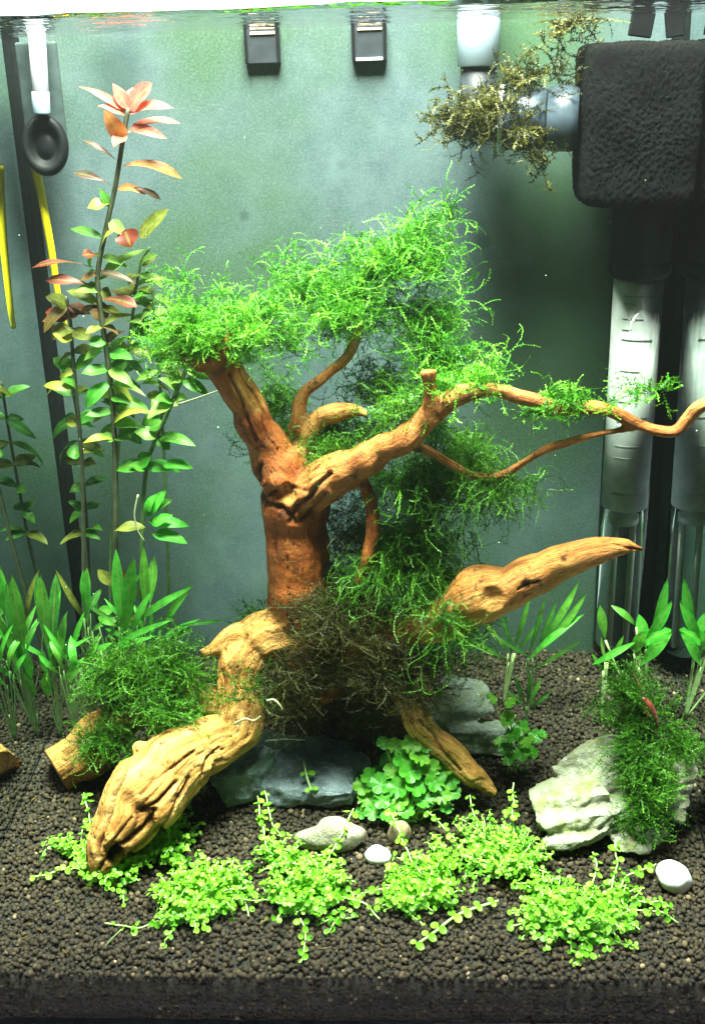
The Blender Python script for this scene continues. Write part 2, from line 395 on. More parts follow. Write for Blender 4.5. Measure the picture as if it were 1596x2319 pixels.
# kind, label, paleness, [(px, py, depth cm, half width px)]
WOOD = [
 ('trunk', 'reddish brown standing trunk', .0, [(700, 1560, 12.6, 80), (690, 1500, 12.5, 88), (682, 1420, 12.3, 78), (676, 1300, 12, 71), (671, 1200, 12, 72), (662, 1120, 12, 78), (655, 1070, 12, 66)]),
 ('branch', 'thick upper branch topped with moss', .10, [(652, 1080, 12, 66), (606, 1010, 11.8, 47), (568, 930, 11.5, 40), (532, 870, 11.2, 40), (503, 828, 11, 46), (482, 800, 10.8, 58), (468, 778, 10.7, 66), (462, 768, 10.7, 62)]),
 ('branch', 'long wavy branch reaching the right pane', .30, [(690, 1120, 11.6, 52), (745, 1085, 11, 52), (800, 1058, 10.5, 44), (860, 1022, 10, 36), (920, 985, 9.5, 31), (975, 942, 9.3, 31), (1030, 905, 9, 25), (1110, 882, 8.8, 16), (1180, 900, 8.6, 17), (1260, 920, 8.4, 17), (1330, 925, 8.2, 17), (1390, 935, 8, 15), (1450, 965, 7.8, 14), (1520, 980, 7.6, 14), (1555, 955, 7.5, 17), (1580, 925, 7.4, 16), (1618, 900, 7.3, 14)]),
 ('stub', None, .2, [(985, 955, 9.2, 26), (974, 900, 9.0, 18), (970, 870, 8.9, 17), (968, 836, 8.9, 20)]),
 ('twig', 'thin crooked twig', .35, [(1448, 968, 7.8, 8), (1350, 985, 8.2, 8), (1260, 1008, 8.6, 11), (1190, 1045, 9, 9), (1140, 1075, 9.3, 11), (1080, 1078, 9.6, 9), (1020, 1050, 10, 11), (950, 1015, 10.2, 12), (905, 1003, 10.2, 11)]),
 ('branch', 'slim branch rising into the moss cloud', .5, [(690, 1090, 12.8, 26), (672, 1000, 12.9, 27), (675, 940, 12.8, 19), (690, 890, 12.8, 14), (740, 850, 12.9, 13), (785, 810, 13, 13), (808, 760, 13.2, 13), (818, 690, 13.5, 11)]),
 ('stub', 'short pale broken stub', .8, [(695, 1070, 12.6, 22), (706, 990, 12.6, 22), (722, 952, 12.5, 22), (762, 930, 12.3, 25), (800, 931, 12.1, 18), (834, 940, 11.9, 7)]),
 ('twig', 'hanging banded twig', .1, [(790, 1065, 10.8, 18), (822, 1088, 10.6, 15), (838, 1140, 10.4, 15), (843, 1210, 10.3, 16), (832, 1270, 10.3, 14), (812, 1325, 10.5, 13)]),
 ('branch', 'thick pale stub with a knot', .45, [(740, 1500, 12.2, 55), (880, 1425, 11, 52), (1000, 1398, 10, 50), (1085, 1352, 9.4, 66), (1150, 1332, 9.0, 53), (1220, 1300, 8.6, 45), (1300, 1262, 8.2, 38), (1370, 1240, 8, 27), (1412, 1236, 7.9, 19), (1432, 1240, 7.85, 11), (1457, 1245, 7.8, 5)]),
 ('root', 'pale root ending in a split snout', .92, [(665, 1430, 12, 62), (590, 1445, 11.5, 55), (550, 1500, 11, 52), (545, 1570, 10.4, 52), (545, 1640, 9.8, 52), (510, 1675, 9.2, 58), (450, 1695, 8.4, 64), (395, 1732, 7.5, 80), (325, 1800, 6.4, 84), (268, 1880, 5.5, 62), (236, 1942, 4.95, 38), (215, 1994, 4.55, 12)]),
 ('stub', 'tapering side stub', .9, [(570, 1440, 11.4, 44), (512, 1450, 11, 22), (480, 1470, 10.8, 14), (452, 1482, 10.6, 9)]),
 ('root', 'root reaching the left pane', 1.0, [(520, 1600, 10.8, 38), (390, 1590, 11.2, 42), (290, 1622, 11.4, 42), (215, 1680, 11.3, 57), (150, 1735, 11.2, 57), (92, 1785, 11.1, 54)]),
 ('root', 'narrow pale front root', 1.0, [(850, 1450, 12, 40), (900, 1520, 11, 32), (922, 1585, 10.2, 27), (945, 1632, 9.9, 34), (985, 1672, 9.7, 30), (1035, 1722, 9.5, 33), (1080, 1762, 9.35, 25), (1120, 1800, 9.2, 9)]),
 ('root', None, .2, [(740, 1480, 13.2, 60), (800, 1540, 14.2, 45), (850, 1610, 15, 35), (880, 1670, 15.4, 25)]),
]
def make_wood():
    parts = []; SK = []; KID = []; KT = []; KR = []; TGL = []; UAL = []; UBL = []
    for i, (kind, lab, pale, pts) in enumerate(WOOD):
        P = np.array([at(a, b, c) for (a, b, c, d) in pts]); R = np.array([d/ppc(p) for p, (a, b, c, d) in zip(P, pts)])
        P, R = catmull(P, R, 9)
        for k in range(len(P)):                     # wobble so the limbs are not straight pipes
            P[k] += .35*min(R[k], .5)*np.array(noise.noise_vector(Vector(P[k]*.9)))
            R[k] *= 1+.13*noise.noise(Vector(P[k]*1.3+7))
        parts.append(tube(P, R, 16))
        T = np.r_[0, np.cumsum(np.linalg.norm(np.diff(P, axis=0), axis=1))]
        TT = np.gradient(P, axis=0); TT /= np.linalg.norm(TT, axis=1)[:, None]; ua = nrm(np.cross(TT[0], (.3, 1, .2)))
        for k in range(len(P)):
            ua = nrm(ua-TT[k]*(ua@TT[k])); TGL.append(TT[k]); UAL.append(ua); UBL.append(np.cross(TT[k], ua))
        for k in range(len(P)): SK.append(P[k]); KID.append(i); KT.append(T[k]); KR.append(R[k])
    # knobs on the snout root and its side
    for (px, py, Y, r) in ((318, 1695, 7.6, 20), (468, 1738, 7.2, 14), (448, 1725, 7.0, 16), (630, 1090, 10.9, 22), (600, 1090, 11.2, 16), (690, 1120, 10.8, 30), (548, 960, 11.0, 10)):
        c = at(px, py, Y); r = r/ppc(c); v, f = ico(1); parts.append((v*r+c, [tuple(q) for q in f]))
    V, F = join(parts)
    V, NO, F = remesh(V, F, .082)
    V = relax(V, F, 3)
    kd = kdtree.KDTree(len(SK))
    for i, p in enumerate(SK): kd.insert(Vector(p), i)
    kd.balance()
    n = len(V); bid = np.zeros(n, int); gco = np.zeros((n, 3)); pale = np.zeros(n); rot = np.zeros(n); disp = np.zeros(n)
    SKa = np.array(SK); TG = np.array(TGL); UA = np.array(UAL); UB = np.array(UBL)
    for i in range(n):
        best = None                                  # nearest by distance measured in radii
        for (co, k, d) in kd.find_n(Vector(V[i]), 6):
            s = d-KR[k]
            if best is None or s < best[0]: best = (s, k)
        k = best[1]; b = KID[k]; bid[i] = b
        u = V[i]-SKa[k]; al_ = float(u@TG[k]); u = u-al_*TG[k]; L = np.linalg.norm(u)+1e-6; dirn = u/L; ca, sa = dirn@UA[k], dirn@UB[k]
        rk = min(KR[k], 1.3)
        gco[i] = (ca*rk, sa*rk, (KT[k]+al_)*.13+b*3.7)
        pale[i] = WOOD[b][2]
        q = Vector((gco[i][0]*2.2, gco[i][1]*2.2, gco[i][2]*1.3))
        rr = min(1, KR[k]/.8)*(.5 if b in (8, 2) else 1.)
        disp[i] = rr*(.11*noise.noise(Vector(V[i]*.8))+(.085 if b in (9, 11, 12) else .045)*noise.noise(q*1.5)+.035*noise.noise(q*4)+.018*noise.noise(Vector(V[i]*3.1)))
        if b in (9, 12, 11):                         # split, weathered grain
            c = abs(noise.noise(q*1.25+Vector((0, 0, 9))))
            if c < .05: disp[i] -= (.10 if b == 9 else .08)*(1-c/.05); rot[i] = max(rot[i], .5*(1-c/.05))
        elif rr > .5:
            c = abs(noise.noise(q*.8+Vector((5, 0, 2))))
            if c < .045 and noise.noise(Vector(V[i]*.5)) > .05: disp[i] -= .10*(1-c/.045); rot[i] = max(rot[i], .6*(1-c/.045))
    crk = np.zeros(n)
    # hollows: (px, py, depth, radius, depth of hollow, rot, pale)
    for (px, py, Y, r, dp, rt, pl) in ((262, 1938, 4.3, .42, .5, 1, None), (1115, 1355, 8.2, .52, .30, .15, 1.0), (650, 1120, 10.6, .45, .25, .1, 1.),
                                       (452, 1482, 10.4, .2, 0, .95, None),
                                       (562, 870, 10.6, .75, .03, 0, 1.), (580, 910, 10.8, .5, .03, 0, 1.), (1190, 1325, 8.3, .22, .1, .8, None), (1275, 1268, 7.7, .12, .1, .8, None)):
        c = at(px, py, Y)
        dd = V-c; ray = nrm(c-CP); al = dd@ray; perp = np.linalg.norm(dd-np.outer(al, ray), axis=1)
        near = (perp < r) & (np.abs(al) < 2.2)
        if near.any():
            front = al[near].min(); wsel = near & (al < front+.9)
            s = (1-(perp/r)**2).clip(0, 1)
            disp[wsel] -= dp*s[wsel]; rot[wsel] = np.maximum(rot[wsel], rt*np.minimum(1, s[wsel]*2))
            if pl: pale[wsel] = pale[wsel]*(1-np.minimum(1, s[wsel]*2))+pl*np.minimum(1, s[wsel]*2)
    # splits in the wood: polyline in the picture, depth, half width cm, depth of the groove, darkness
    for (Y, hw, dp, rt, line) in ((10.8, .16, .22, .9, [(588, 1055), (584, 1105), (600, 1140), (640, 1150), (672, 1185)]), (10.6, .15, .2, .9, [(655, 1182), (672, 1150), (700, 1128), (720, 1098), (745, 1072)]), (10.6, .14, .16, .7, [(680, 1180), (712, 1150), (736, 1120)]), (10.6, .10, .14, .6, [(608, 1120), (650, 1098), (690, 1110)]),
                                  (6., .12, .3, .95, [(398, 1772), (360, 1812), (322, 1836), (352, 1834), (330, 1872), (292, 1905), (262, 1915)]), (6., .10, .26, .9, [(292, 1728), (262, 1800), (248, 1850), (232, 1890), (222, 1940)]), (6., .08, .22, .85, [(430, 1760), (392, 1830), (372, 1862), (330, 1905), (292, 1935)]), (6.4, .08, .2, .8, [(440, 1700), (400, 1730), (345, 1770), (318, 1800)]), (5., .10, .22, .9, [(262, 1915), (235, 1955), (216, 1985)]), (5.4, .07, .15, .8, [(300, 1850), (275, 1880), (240, 1925)]), (8., .07, .15, .7, [(500, 1690), (470, 1720), (455, 1760)]),
                                  (8.3, .06, .12, .9, [(1172, 1335), (1195, 1322), (1218, 1318)]), (8.4, .05, .1, .8, [(1185, 1350), (1205, 1345)]), (9.8, .1, .2, .7, [(948, 1630), (985, 1665), (1000, 1700), (1040, 1745)]), (7.7, .06, .14, .7, [(1390, 1232), (1420, 1240), (1450, 1246)]), (10.9, .08, .12, .7, [(520, 850), (545, 900), (560, 950), (580, 1000)]), (11., .1, .1, .5, [(520, 1560), (540, 1480), (560, 1440)])):
        for (x0, y0), (x1, y1) in zip(line, line[1:]):
            a_ = np.array([x0, y0], float); b_ = np.array([x1, y1], float)
            dV = V-CP; zz = dV@CF; sx = 798+FPX*(dV@CR)/zz; sy = 1159.5-FPX*(dV@CU)/zz
            ab = b_-a_; tt = (((sx-a_[0])*ab[0]+(sy-a_[1])*ab[1])/(ab@ab)).clip(0, 1)
            jag = .25*np.sin(sx*.21+sy*.17)
            pd = np.hypot(sx-a_[0]-tt*ab[0], sy-a_[1]-tt*ab[1])*zz/FPX
            near = (pd < hw*1.4) & (np.abs(V[:, 1]-Y) < 2.2) & ((NO@CF) < .15)
            if near.any():
                front = zz[near].min(); near &= zz < front+1.2
                s_ = (1-(pd/(hw*(1+jag)))).clip(0, 1); gd = np.zeros(n); gd[near] = s_[near]
                disp = np.minimum(disp, disp*.3-dp*gd) if False else disp-np.maximum(0, dp*gd-crk); crk = np.maximum(crk, dp*gd); rot = np.maximum(rot, .8*rt*np.minimum(1, gd*1.3))
    for _ in range(6):                               # soften where one limb's colour meets the next
        E = np.vstack([F[:, [0, 1]], F[:, [1, 2]], F[:, [2, 3]], F[:, [3, 0]]]); S = np.zeros(n); c = np.zeros(n)
        np.add.at(S, E[:, 0], pale[E[:, 1]]); np.add.at(c, E[:, 0], 1); pale = .5*pale+.5*S/np.maximum(c, 1)
    NO = NO/np.maximum(np.linalg.norm(NO, axis=1)[:, None], 1e-9)
    V = V+NO*disp[:, None]
    pc_ = at(128, 1745, 10.9); pn_ = nrm((-.80, -.52, -.30)); out_ = ((V-pc_)@pn_)     # the sawn end of the root by the left pane
    cut = (out_ > 0) & (np.linalg.norm(V-pc_, axis=1) < 2.6); V[cut] -= np.outer(out_[cut], pn_); V[:, 0] = np.maximum(V[:, 0], -14.96)
    pale[cut] *= .8
    fb = np.array([np.bincount(bid[f]).argmax() for f in F])
    base = at(690, 1640, 12); root = thing('driftwood', (base[0], base[1], soil_h(base[0], base[1])), 'orange brown branching driftwood stump standing on grey stone', 'driftwood')
    for i, (kind, lab, pl, pts) in enumerate(WOOD):
        sel = F[fb == i]
        if len(sel) == 0: continue
        ids, inv = np.unique(sel, return_inverse=True)
        o = build(kind, V[ids], inv.reshape(sel.shape), MT['wood'], root, True, {'gco': gco[ids], 'pale': pale[ids], 'rot': rot[ids]})
        if lab: o['label'] = lab
make_wood()

# ------------------------------------------------------------------ rocks and pebbles
def rockmat(name, lo, hi, vein, alg=None):
    m, nt, out = newmat(name); co = cmcoord(nt)
    f = noisetex(nt, co, .8, 7, .65); f2 = noisetex(nt, co, 3.5, 6, .7)
    c = ramp(nt, f, [(.3, lo), (.68, hi)])
    c = mixc(nt, ramp(nt, f2, [(.55, (0, 0, 0)), (.66, (.75, .75, .75))]), c, vein)
    c = mixc(nt, ramp(nt, f2, [(.30, (.8, .8, .8)), (.38, (0, 0, 0))]), c, tuple(x*.3 for x in lo))
    if alg: c = mixc(nt, ramp(nt, noisetex(nt, co, .7, 6, .65), [(.48, (0, 0, 0)), (.62, (.7, .7, .7))]), c, alg)
    b = N(nt, 'ShaderNodeBsdfPrincipled', i_Roughness=.7, i_Specular_IOR_Level=.3); nt.links.new(c, b.inputs['Base Color'])
    bp = N(nt, 'ShaderNodeBump', i_Strength=1., i_Distance=.003); nt.links.new(f2, bp.inputs['Height']); nt.links.new(bp.outputs[0], b.inputs['Normal'])
    nt.links.new(b.outputs[0], out.inputs[0]); return m
MT['greyrock'] = rockmat('grey_blue_rock', (.10, .135, .17), (.38, .47, .54), (.58, .65, .68))
MT['backrock'] = rockmat('grey_green_rock', (.16, .19, .17), (.46, .52, .46), (.6, .64, .58), (.2, .26, .1))
MT['whiterock'] = rockmat('pale_rock', (.30, .30, .21), (.64, .64, .52), (.80, .80, .74), (.28, .32, .045))
def slab(c, R, ang, seed, pw=3.):
    rnd = np.random.default_rng(seed*7+1); p = rnd.normal(size=(20, 3)); p /= np.linalg.norm(p, axis=1)[:, None]
    p = np.sign(p)*np.abs(p)**.75; p = p/np.abs(p).max(axis=1)[:, None]*rnd.uniform(.8, 1.05, (20, 1))
    q = np.array(Matrix.Rotation(ang[2], 3, 'Z') @ Matrix.Rotation(ang[1], 3, 'Y') @ Matrix.Rotation(ang[0], 3, 'X'))
    p = (p*np.array(R))@q.T
    bm = bmesh.new()
    for a in p: bm.verts.new(a)
    bmesh.ops.convex_hull(bm, input=bm.verts); bmesh.ops.triangulate(bm, faces=bm.faces)
    for v in [v for v in bm.verts if not v.link_faces]: bm.verts.remove(v)
    bm.verts.index_update(); V = np.array([v.co[:] for v in bm.verts])+np.asarray(c); F = [tuple(v.index for v in f.verts) for f in bm.faces]; bm.free()
    return V, F
def rock(name, slabs, mat, label, cat, vox=.11, amp=.16, ridge=.14):
    V, F = join([slab(*s) for s in slabs]); V, NO, F = remesh(V, F, vox); V = relax(V, F, 1)
    d = np.array([amp*noise.noise(Vector(p*.9))+ridge*(abs(noise.noise(Vector((p[0]*.9+p[2]*.5, p[1]*.9, p[2]*2.2-p[0]*.8))))-.25)-.10*abs(noise.noise(Vector(p*2.4)))-.05*abs(noise.noise(Vector(p*5.5))) for p in V])
    V = V+NO*d[:, None]
    o = build(name, V, F, mat); return props(o, label, cat)
g1 = ground(640, 1815)
def gp(px, py, Y): return at(px, py, Y)
rock('rock', [(gp(560, 1745, 10.4), (1.6, 1.3, 1.1), (.1, -.35, .2), 1), (gp(690, 1775, 10.2), (2.6, 1.2, .75), (.1, .08, -.05), 2), (gp(660, 1735, 12.2), (3.0, 1.6, 1.0), (0, .1, 0), 3), (gp(780, 1760, 11.2), (1.4, 1.2, .8), (0, .2, .3), 4)],
     MT['greyrock'], 'dark blue grey stone slab wedged under the driftwood', 'rock')
rock('rock', [(gp(1050, 1600, 14.6), (1.5, 1.2, 1.2), (.2, .1, .3), 11), (gp(1090, 1665, 13.6), (1.7, 1.1, .85), (0, .15, 0), 12), (gp(1000, 1650, 14.4), (1.1, 1.1, 1.3), (0, 0, .4), 13)],
     MT['backrock'], 'rough grey stone behind the narrow pale driftwood root', 'rock')
rock('rock', [(gp(1375, 1745, 9.0), (2.3, .9, 1.55), (-.5, -.42, .1), 21), (gp(1290, 1800, 8.0), (1.7, .8, .95), (-.35, -.45, .05), 22), (gp(1500, 1775, 8.6), (1.25, 1.0, 1.35), (-.3, .15, -.2), 23), (gp(1300, 1855, 7.2), (1.8, .7, .62), (-.15, -.2, .05), 27), (gp(1310, 1898, 6.6), (1.85, .6, .34), (.05, -.08, .1), 24), (gp(1430, 1835, 7.8), (1.2, .8, .8), (0, 0, .2), 25), (gp(1425, 1912, 6.5), (.95, .5, .26), (0, .15, -.2), 26)],
     MT['whiterock'], 'large pale yellowish stone of split layers with moss on top', 'rock', .085, .10, .22)
rock('stone', [(gp(1465, 1880, 6.9), (.75, .5, .5), (.2, .3, .2), 31)], MT['whiterock'], 'small angular pale stone chip leaning on the large pale stone', 'rock', .07, .06, .06)
def pebble(px, py, Y, R, ang, mat, label, seed):
    c = at(px, py, Y); v, f = ico(3); v = v*np.array(R)
    q = np.array(Matrix.Rotation(ang[2], 3, 'Z') @ Matrix.Rotation(ang[1], 3, 'Y') @ Matrix.Rotation(ang[0], 3, 'X')); v = v@q.T
    v = np.array([p*(1+.34*noise.noise(Vector(p*.9)+Vector((seed, 0, 0)))+.10*noise.noise(Vector(p*2.6)+Vector((seed, 0, 0)))) for p in v])
    zb = soil_h(c[0], c[1])-.3; v[:, 2] += zb-v[:, 2].min(); v[:, 0] += c[0]; v[:, 1] += c[1]
    return props(build('pebble', v, f, mat), label, 'pebble')
MT['beige'] = rockmat('beige_stone', (.30, .27, .2), (.52, .47, .37), (.6, .55, .45))
MT['brownpeb'] = plain('brown_stone', (.33, .25, .15), .7, .3, 1.5, .3)
MT['quartz'] = plain('white_stone', (.90, .90, .90), .45, .04, 1.5, .15)
pebble(750, 1935, 6.9, (1.35, .6, .72), (0, -.05, .05), MT['beige'], 'long beige pebble behind the creeping green plants', 2)
pebble(902, 1925, 7.3, (.5, .42, .55), (.2, .3, 0), MT['brownpeb'], 'small brown pebble half hidden by a green sprig', 5)
pebble(857, 1960, 6.2, (.55, .42, .36), (0, .2, .2), MT['quartz'], 'small white oval pebble next to the long beige pebble', 9)
pebble(1520, 2012, 4.6, (.80, .58, .58), (.1, .75, .3), MT['quartz'], 'bright white rounded pebble lying alone on the soil', 14)

# ------------------------------------------------------------------ moss
def mossgeo(blobs, seed, step=.115, leaf=.10, width=.040, droop=0., turn=.085, subs=3, stem=.007):
    rng = np.random.default_rng(seed); VV = []; FF = []; AA = []; st = [0]
    def grow(P, dr, K, age0, C, R, turn, tone):
        n = len(P); pts = [P.copy()]; dirs = [dr.copy()]; sc_ = rng.uniform(.45, 1.25, (n, 1))
        for k in range(K):
            dr = dr+turn*rng.normal(size=(n, 3))+np.array([0, 0, droop])
            q = (P-C)/R; rad = np.linalg.norm(q, axis=1)[:, None]
            dr = dr-.16*np.where(rad > 1.25, q/np.maximum(rad, 1e-6), 0); dr /= np.linalg.norm(dr, axis=1)[:, None]
            P = P+dr*step*sc_; pts.append(P.copy()); dirs.append(dr.copy())
        pts = np.stack(pts, 1); dirs = np.stack(dirs, 1)
        pts[:, :, 0] = pts[:, :, 0].clip(-14.8, 14.8); pts[:, :, 1] = pts[:, :, 1].clip(.2, D-.2); pts[:, :, 2] = pts[:, :, 2].clip(2.6, HW-.15)
        age = (np.linspace(age0, .85, K+1)[None]+tone).clip(0, 1)
        rv = rng.normal(size=(n, 1, 3)); s = np.cross(dirs, rv); s /= np.linalg.norm(s, axis=2)[..., None]+1e-9
        a = pts-s*stem; b = pts+s*stem
        V = np.stack([a, b], 2).reshape(n, -1, 3); idx = np.arange(K)*2
        f = np.vstack([np.stack([idx, idx+1, idx+3], 1), np.stack([idx, idx+3, idx+2], 1)])
        m = V.shape[1]; F = (f[None]+(np.arange(n)*m)[:, None, None]).reshape(-1, 3)
        VV.append(V.reshape(-1, 3)); FF.append(F+st[0]); AA.append(np.repeat(age, 2, axis=1).ravel()); st[0] += n*m
        for side in (1, -1):
            s2 = s*side; w2 = np.cross(dirs, s2)
            jit = rng.uniform(.5, 1.3, (n, K+1, 1)); tp = 1-.5*np.linspace(0, 1, K+1)[None, :, None]**2
            tip = pts+(dirs*.75+s2*.75+rng.normal(size=pts.shape)*.25)*leaf*jit*tp
            b2 = pts+dirs*width*1.5+rng.normal(size=pts.shape)*.006
            V = np.stack([pts, b2, tip], 2).reshape(-1, 3); m = n*(K+1)
            q = np.arange(m)*3; F = np.stack([q, q+1, q+2], 1)
            VV.append(V); FF.append(F+st[0]); AA.append(np.repeat((age+rng.normal(0, .07, age.shape)).clip(0, 1).ravel(), 3)); st[0] += len(V)
        return pts, dirs
    for (C, R, n, Lc, up) in blobs:
        C = np.asarray(C, float); R = np.asarray(R, float)
        d0 = rng.normal(size=(n, 3)); d0 /= np.linalg.norm(d0, axis=1)[:, None]
        P = C+d0*R*np.abs(rng.normal(0, .55, (n, 1)))
        # neighbouring strands comb the same way
        flow = np.array([noise.noise_vector(Vector(p*.45+seed)) for p in P])*1.6
        dr = d0*.55+rng.normal(size=(n, 3))*.5+flow; dr[:, 2] += up; dr /= np.linalg.norm(dr, axis=1)[:, None]
        K = max(5, int(Lc*1.15/step)); tone = rng.normal(-.06, .22, (n, 1))+.35*np.array([[noise.noise(Vector(p*.7+3))] for p in P])
        pts, dirs = grow(P, dr, K, .1, C, R, turn, tone)
        for _ in range(subs):
            ks = rng.integers(2, K-1, n); i = np.arange(n); p = pts[i, ks]; d = dirs[i, ks]
            d = d+.8*rng.normal(size=(n, 3)); d /= np.linalg.norm(d, axis=1)[:, None]
            grow(p, d, max(4, int(K*.38)), .35, C, R, turn*1.1, tone)
    return np.vstack(VV), np.vstack(FF), np.concatenate(AA)
MT['moss_bright'] = leafmat('bright_moss', [(0, (.025, .12, .008)), (.5, (.075, .34, .018)), (1, (.26, .58, .06))], 'age', .4)
MT['moss_mid'] = leafmat('green_moss', [(0, (.022, .075, .007)), (.5, (.055, .21, .012)), (1, (.14, .36, .03))], 'age', .4)
MT['moss_dark'] = leafmat('olive_brown_moss', [(0, (.014, .013, .003)), (.5, (.036, .037, .008)), (1, (.095, .10, .024))], 'age', .35)
MT['moss_brown'] = leafmat('brown_moss', [(0, (.012, .016, .004)), (.5, (.045, .052, .010)), (1, (.17, .165, .035))], 'age', .4)
def B(px, py, Y, rx, ry, rz, n, L, up=0.):
    c = at(px, py, Y); k = ppc(c); return (c, (rx/k, rz, ry/k), max(4, int(n*1.0)), L, up)
def trail(pts, thick, nb, n, L, seed, up=0., rz=.7):
    """small flattened tufts strung along a line"""
    rnd = random.Random(seed); out = []
    for i in range(nb):
        t = rnd.random()*(len(pts)-1); k = min(int(t), len(pts)-2); f = t-k; a, b = pts[k], pts[k+1]
        q = [a[j]+(b[j]-a[j])*f for j in range(3)]; s = rnd.uniform(.4, 1.25)
        out.append(B(q[0]+rnd.gauss(0, thick*.5), q[1]+rnd.gauss(0, thick*.4), q[2]+rnd.gauss(0, .5), thick*s*1.3, thick*s*.6, rz*s, n*s*s+4, L*rnd.uniform(.7, 1.2), up))
    return out
def moss(blobs, mat, label, seed, **kw):
    V, F, A = mossgeo(blobs, seed, **kw)
    return props(build('moss_clump', V, F, MT[mat], None, False, {'age': A}), label, 'moss')
moss(trail([(420, 762, 10.4), (468, 752, 10.3), (515, 762, 10.4)], 20, 8, 46, 1.1, 91, -.1, .6)+trail([(400, 738, 11.4), (480, 726, 11.4), (590, 735, 11.8)], 27, 14, 52, 1.7, 1, .0, 1.)+trail([(530, 770, 10.8), (548, 790, 10.6)], 24, 3, 60, 1.2, 2)+trail([(345, 800, 11.6), (400, 780, 11.6)], 30, 4, 22, 2., 3)+trail([(400, 640, 13.6), (470, 665, 13.6), (560, 680, 13.4)], 24, 5, 16, 1.5, 4, .3)+trail([(560, 790, 11.6), (660, 780, 12)], 26, 5, 18, 2.2, 5),
     'moss_bright', 'bright green moss tuft capping the thick upper driftwood branch', 1)
moss(trail([(640, 690, 13.2), (740, 700, 13.6), (850, 700, 13.8), (960, 720, 13), (1030, 745, 12.6)], 38, 14, 46, 2.2, 6, 0, 1.)+trail([(770, 650, 13.4), (860, 610, 13.3), (940, 570, 13.2), (985, 620, 13.2)], 36, 12, 50, 2.1, 7, .1, 1.)+trail([(930, 550, 13.2), (985, 510, 13.2), (1030, 490, 13.2)], 18, 6, 8, 1.9, 8, .5, .4)+trail([(660, 590, 13.2), (720, 620, 13.2), (800, 640, 13.3)], 12, 4, 8, 2.2, 9, .2, .4)+trail([(940, 770, 12.8), (1010, 810, 12.4), (1050, 830, 12.)], 34, 6, 26, 2.1, 10)+trail([(770, 560, 13.2), (820, 590, 13.2)], 16, 3, 6, 2., 12, .5, .4),
     'moss_bright', 'airy bright green moss cloud floating around the slim driftwood branch', 2)
moss(trail([(635, 860, 15), (625, 930, 14.8), (640, 980, 14.6)], 34, 6, 50, 1.6, 13)+trail([(720, 990, 13.2), (800, 1000, 12.8), (880, 985, 12.2)], 30, 9, 40, 1.9, 14)+trail([(820, 860, 13.6), (880, 900, 13), (930, 930, 12)], 40, 7, 26, 2.2, 15)+trail([(740, 1030, 12.6), (840, 1020, 11.6)], 26, 6, 44, 1.6, 16)+trail([(880, 965, 11), (950, 920, 10.4)], 28, 5, 44, 1.6, 17),
     'moss_mid', 'green moss tangle between the upright driftwood branches', 3)
moss(trail([(1000, 885, 9.5), (1070, 862, 9.2), (1140, 880, 9)], 17, 9, 18, 1.3, 18, .2, .4)+trail([(1240, 905, 8.4), (1330, 905, 8.2)], 9, 7, 9, .9, 19, .3, .3)+trail([(1200, 930, 8.5), (1290, 940, 8.4)], 9, 5, 8, .8, 20, 0, .3)+trail([(1380, 915, 8), (1430, 895, 7.9), (1500, 880, 7.8)], 11, 6, 6, 1.1, 21, .3, .3),
     'moss_bright', 'thin wisps of moss growing along the long wavy branch', 4)
moss(trail([(930, 1010, 11.6), (1030, 1010, 10.6), (1100, 1070, 10.2), (1150, 1100, 10)], 36, 11, 36, 1.9, 22)+trail([(960, 1080, 11.4), (980, 1170, 11.4), (960, 1260, 11.2), (930, 1340, 11)], 62, 24, 62, 2.3, 23, 0, 1.1)+trail([(900, 1300, 11), (980, 1370, 10), (1010, 1430, 9.8), (970, 1480, 11.2)], 42, 12, 40, 2., 24, 0, .9)+trail([(1130, 1100, 10), (1150, 1150, 10)], 24, 3, 6, 2.2, 25)+trail([(850, 1120, 12.6), (870, 1200, 12.4), (880, 1290, 12.)], 46, 9, 46, 2.2, 26),
     'moss_mid', 'hanging curtain of green moss beside the trunk', 5, droop=-.05, leaf=.085, width=.034)
moss(trail([(790, 1150, 12.8), (800, 1230, 12.8), (790, 1310, 12)], 34, 6, 40, 2., 27)+trail([(820, 1300, 11), (780, 1400, 10.6), (740, 1470, 10.3)], 66, 13, 70, 2.1, 28, 0, 1.)+trail([(640, 1520, 10.2), (760, 1510, 10.), (880, 1540, 10.2), (940, 1580, 10.8)], 56, 18, 70, 1.9, 29, 0, .9)+trail([(660, 1590, 10.2), (640, 1620, 10)], 36, 4, 44, 1.6, 30)+trail([(860, 1600, 11), (930, 1640, 11.2)], 38, 5, 50, 1.7, 31)+trail([(700, 1600, 13.6), (800, 1600, 13.8), (880, 1620, 13.8)], 70, 9, 70, 2., 32, 0, .8),  # last trail is added behind the hollow to block light into it
     'moss_dark', 'dull olive brown moss mass wrapped round the trunk foot', 6, leaf=.075, width=.03, stem=.005)
moss(trail([(220, 1530, 11.6), (320, 1520, 11.2), (430, 1520, 10.8), (500, 1560, 10.2)], 48, 16, 56, 1.7, 33, .1, .9)+trail([(290, 1610, 9.9), (380, 1600, 9.5), (480, 1610, 9.2)], 36, 11, 50, 1.5, 34, 0, .7)+trail([(220, 1690, 10), (300, 1690, 9.4)], 26, 6, 32, 1.4, 35)+trail([(540, 1540, 9.9), (570, 1620, 9.4)], 20, 5, 16, 1.3, 36, 0, .3)+trail([(570, 1395, 12.6), (620, 1400, 12.4)], 22, 3, 26, 1.3, 37),
     'moss_mid', 'green moss cushion covering the root that reaches the left pane', 7)
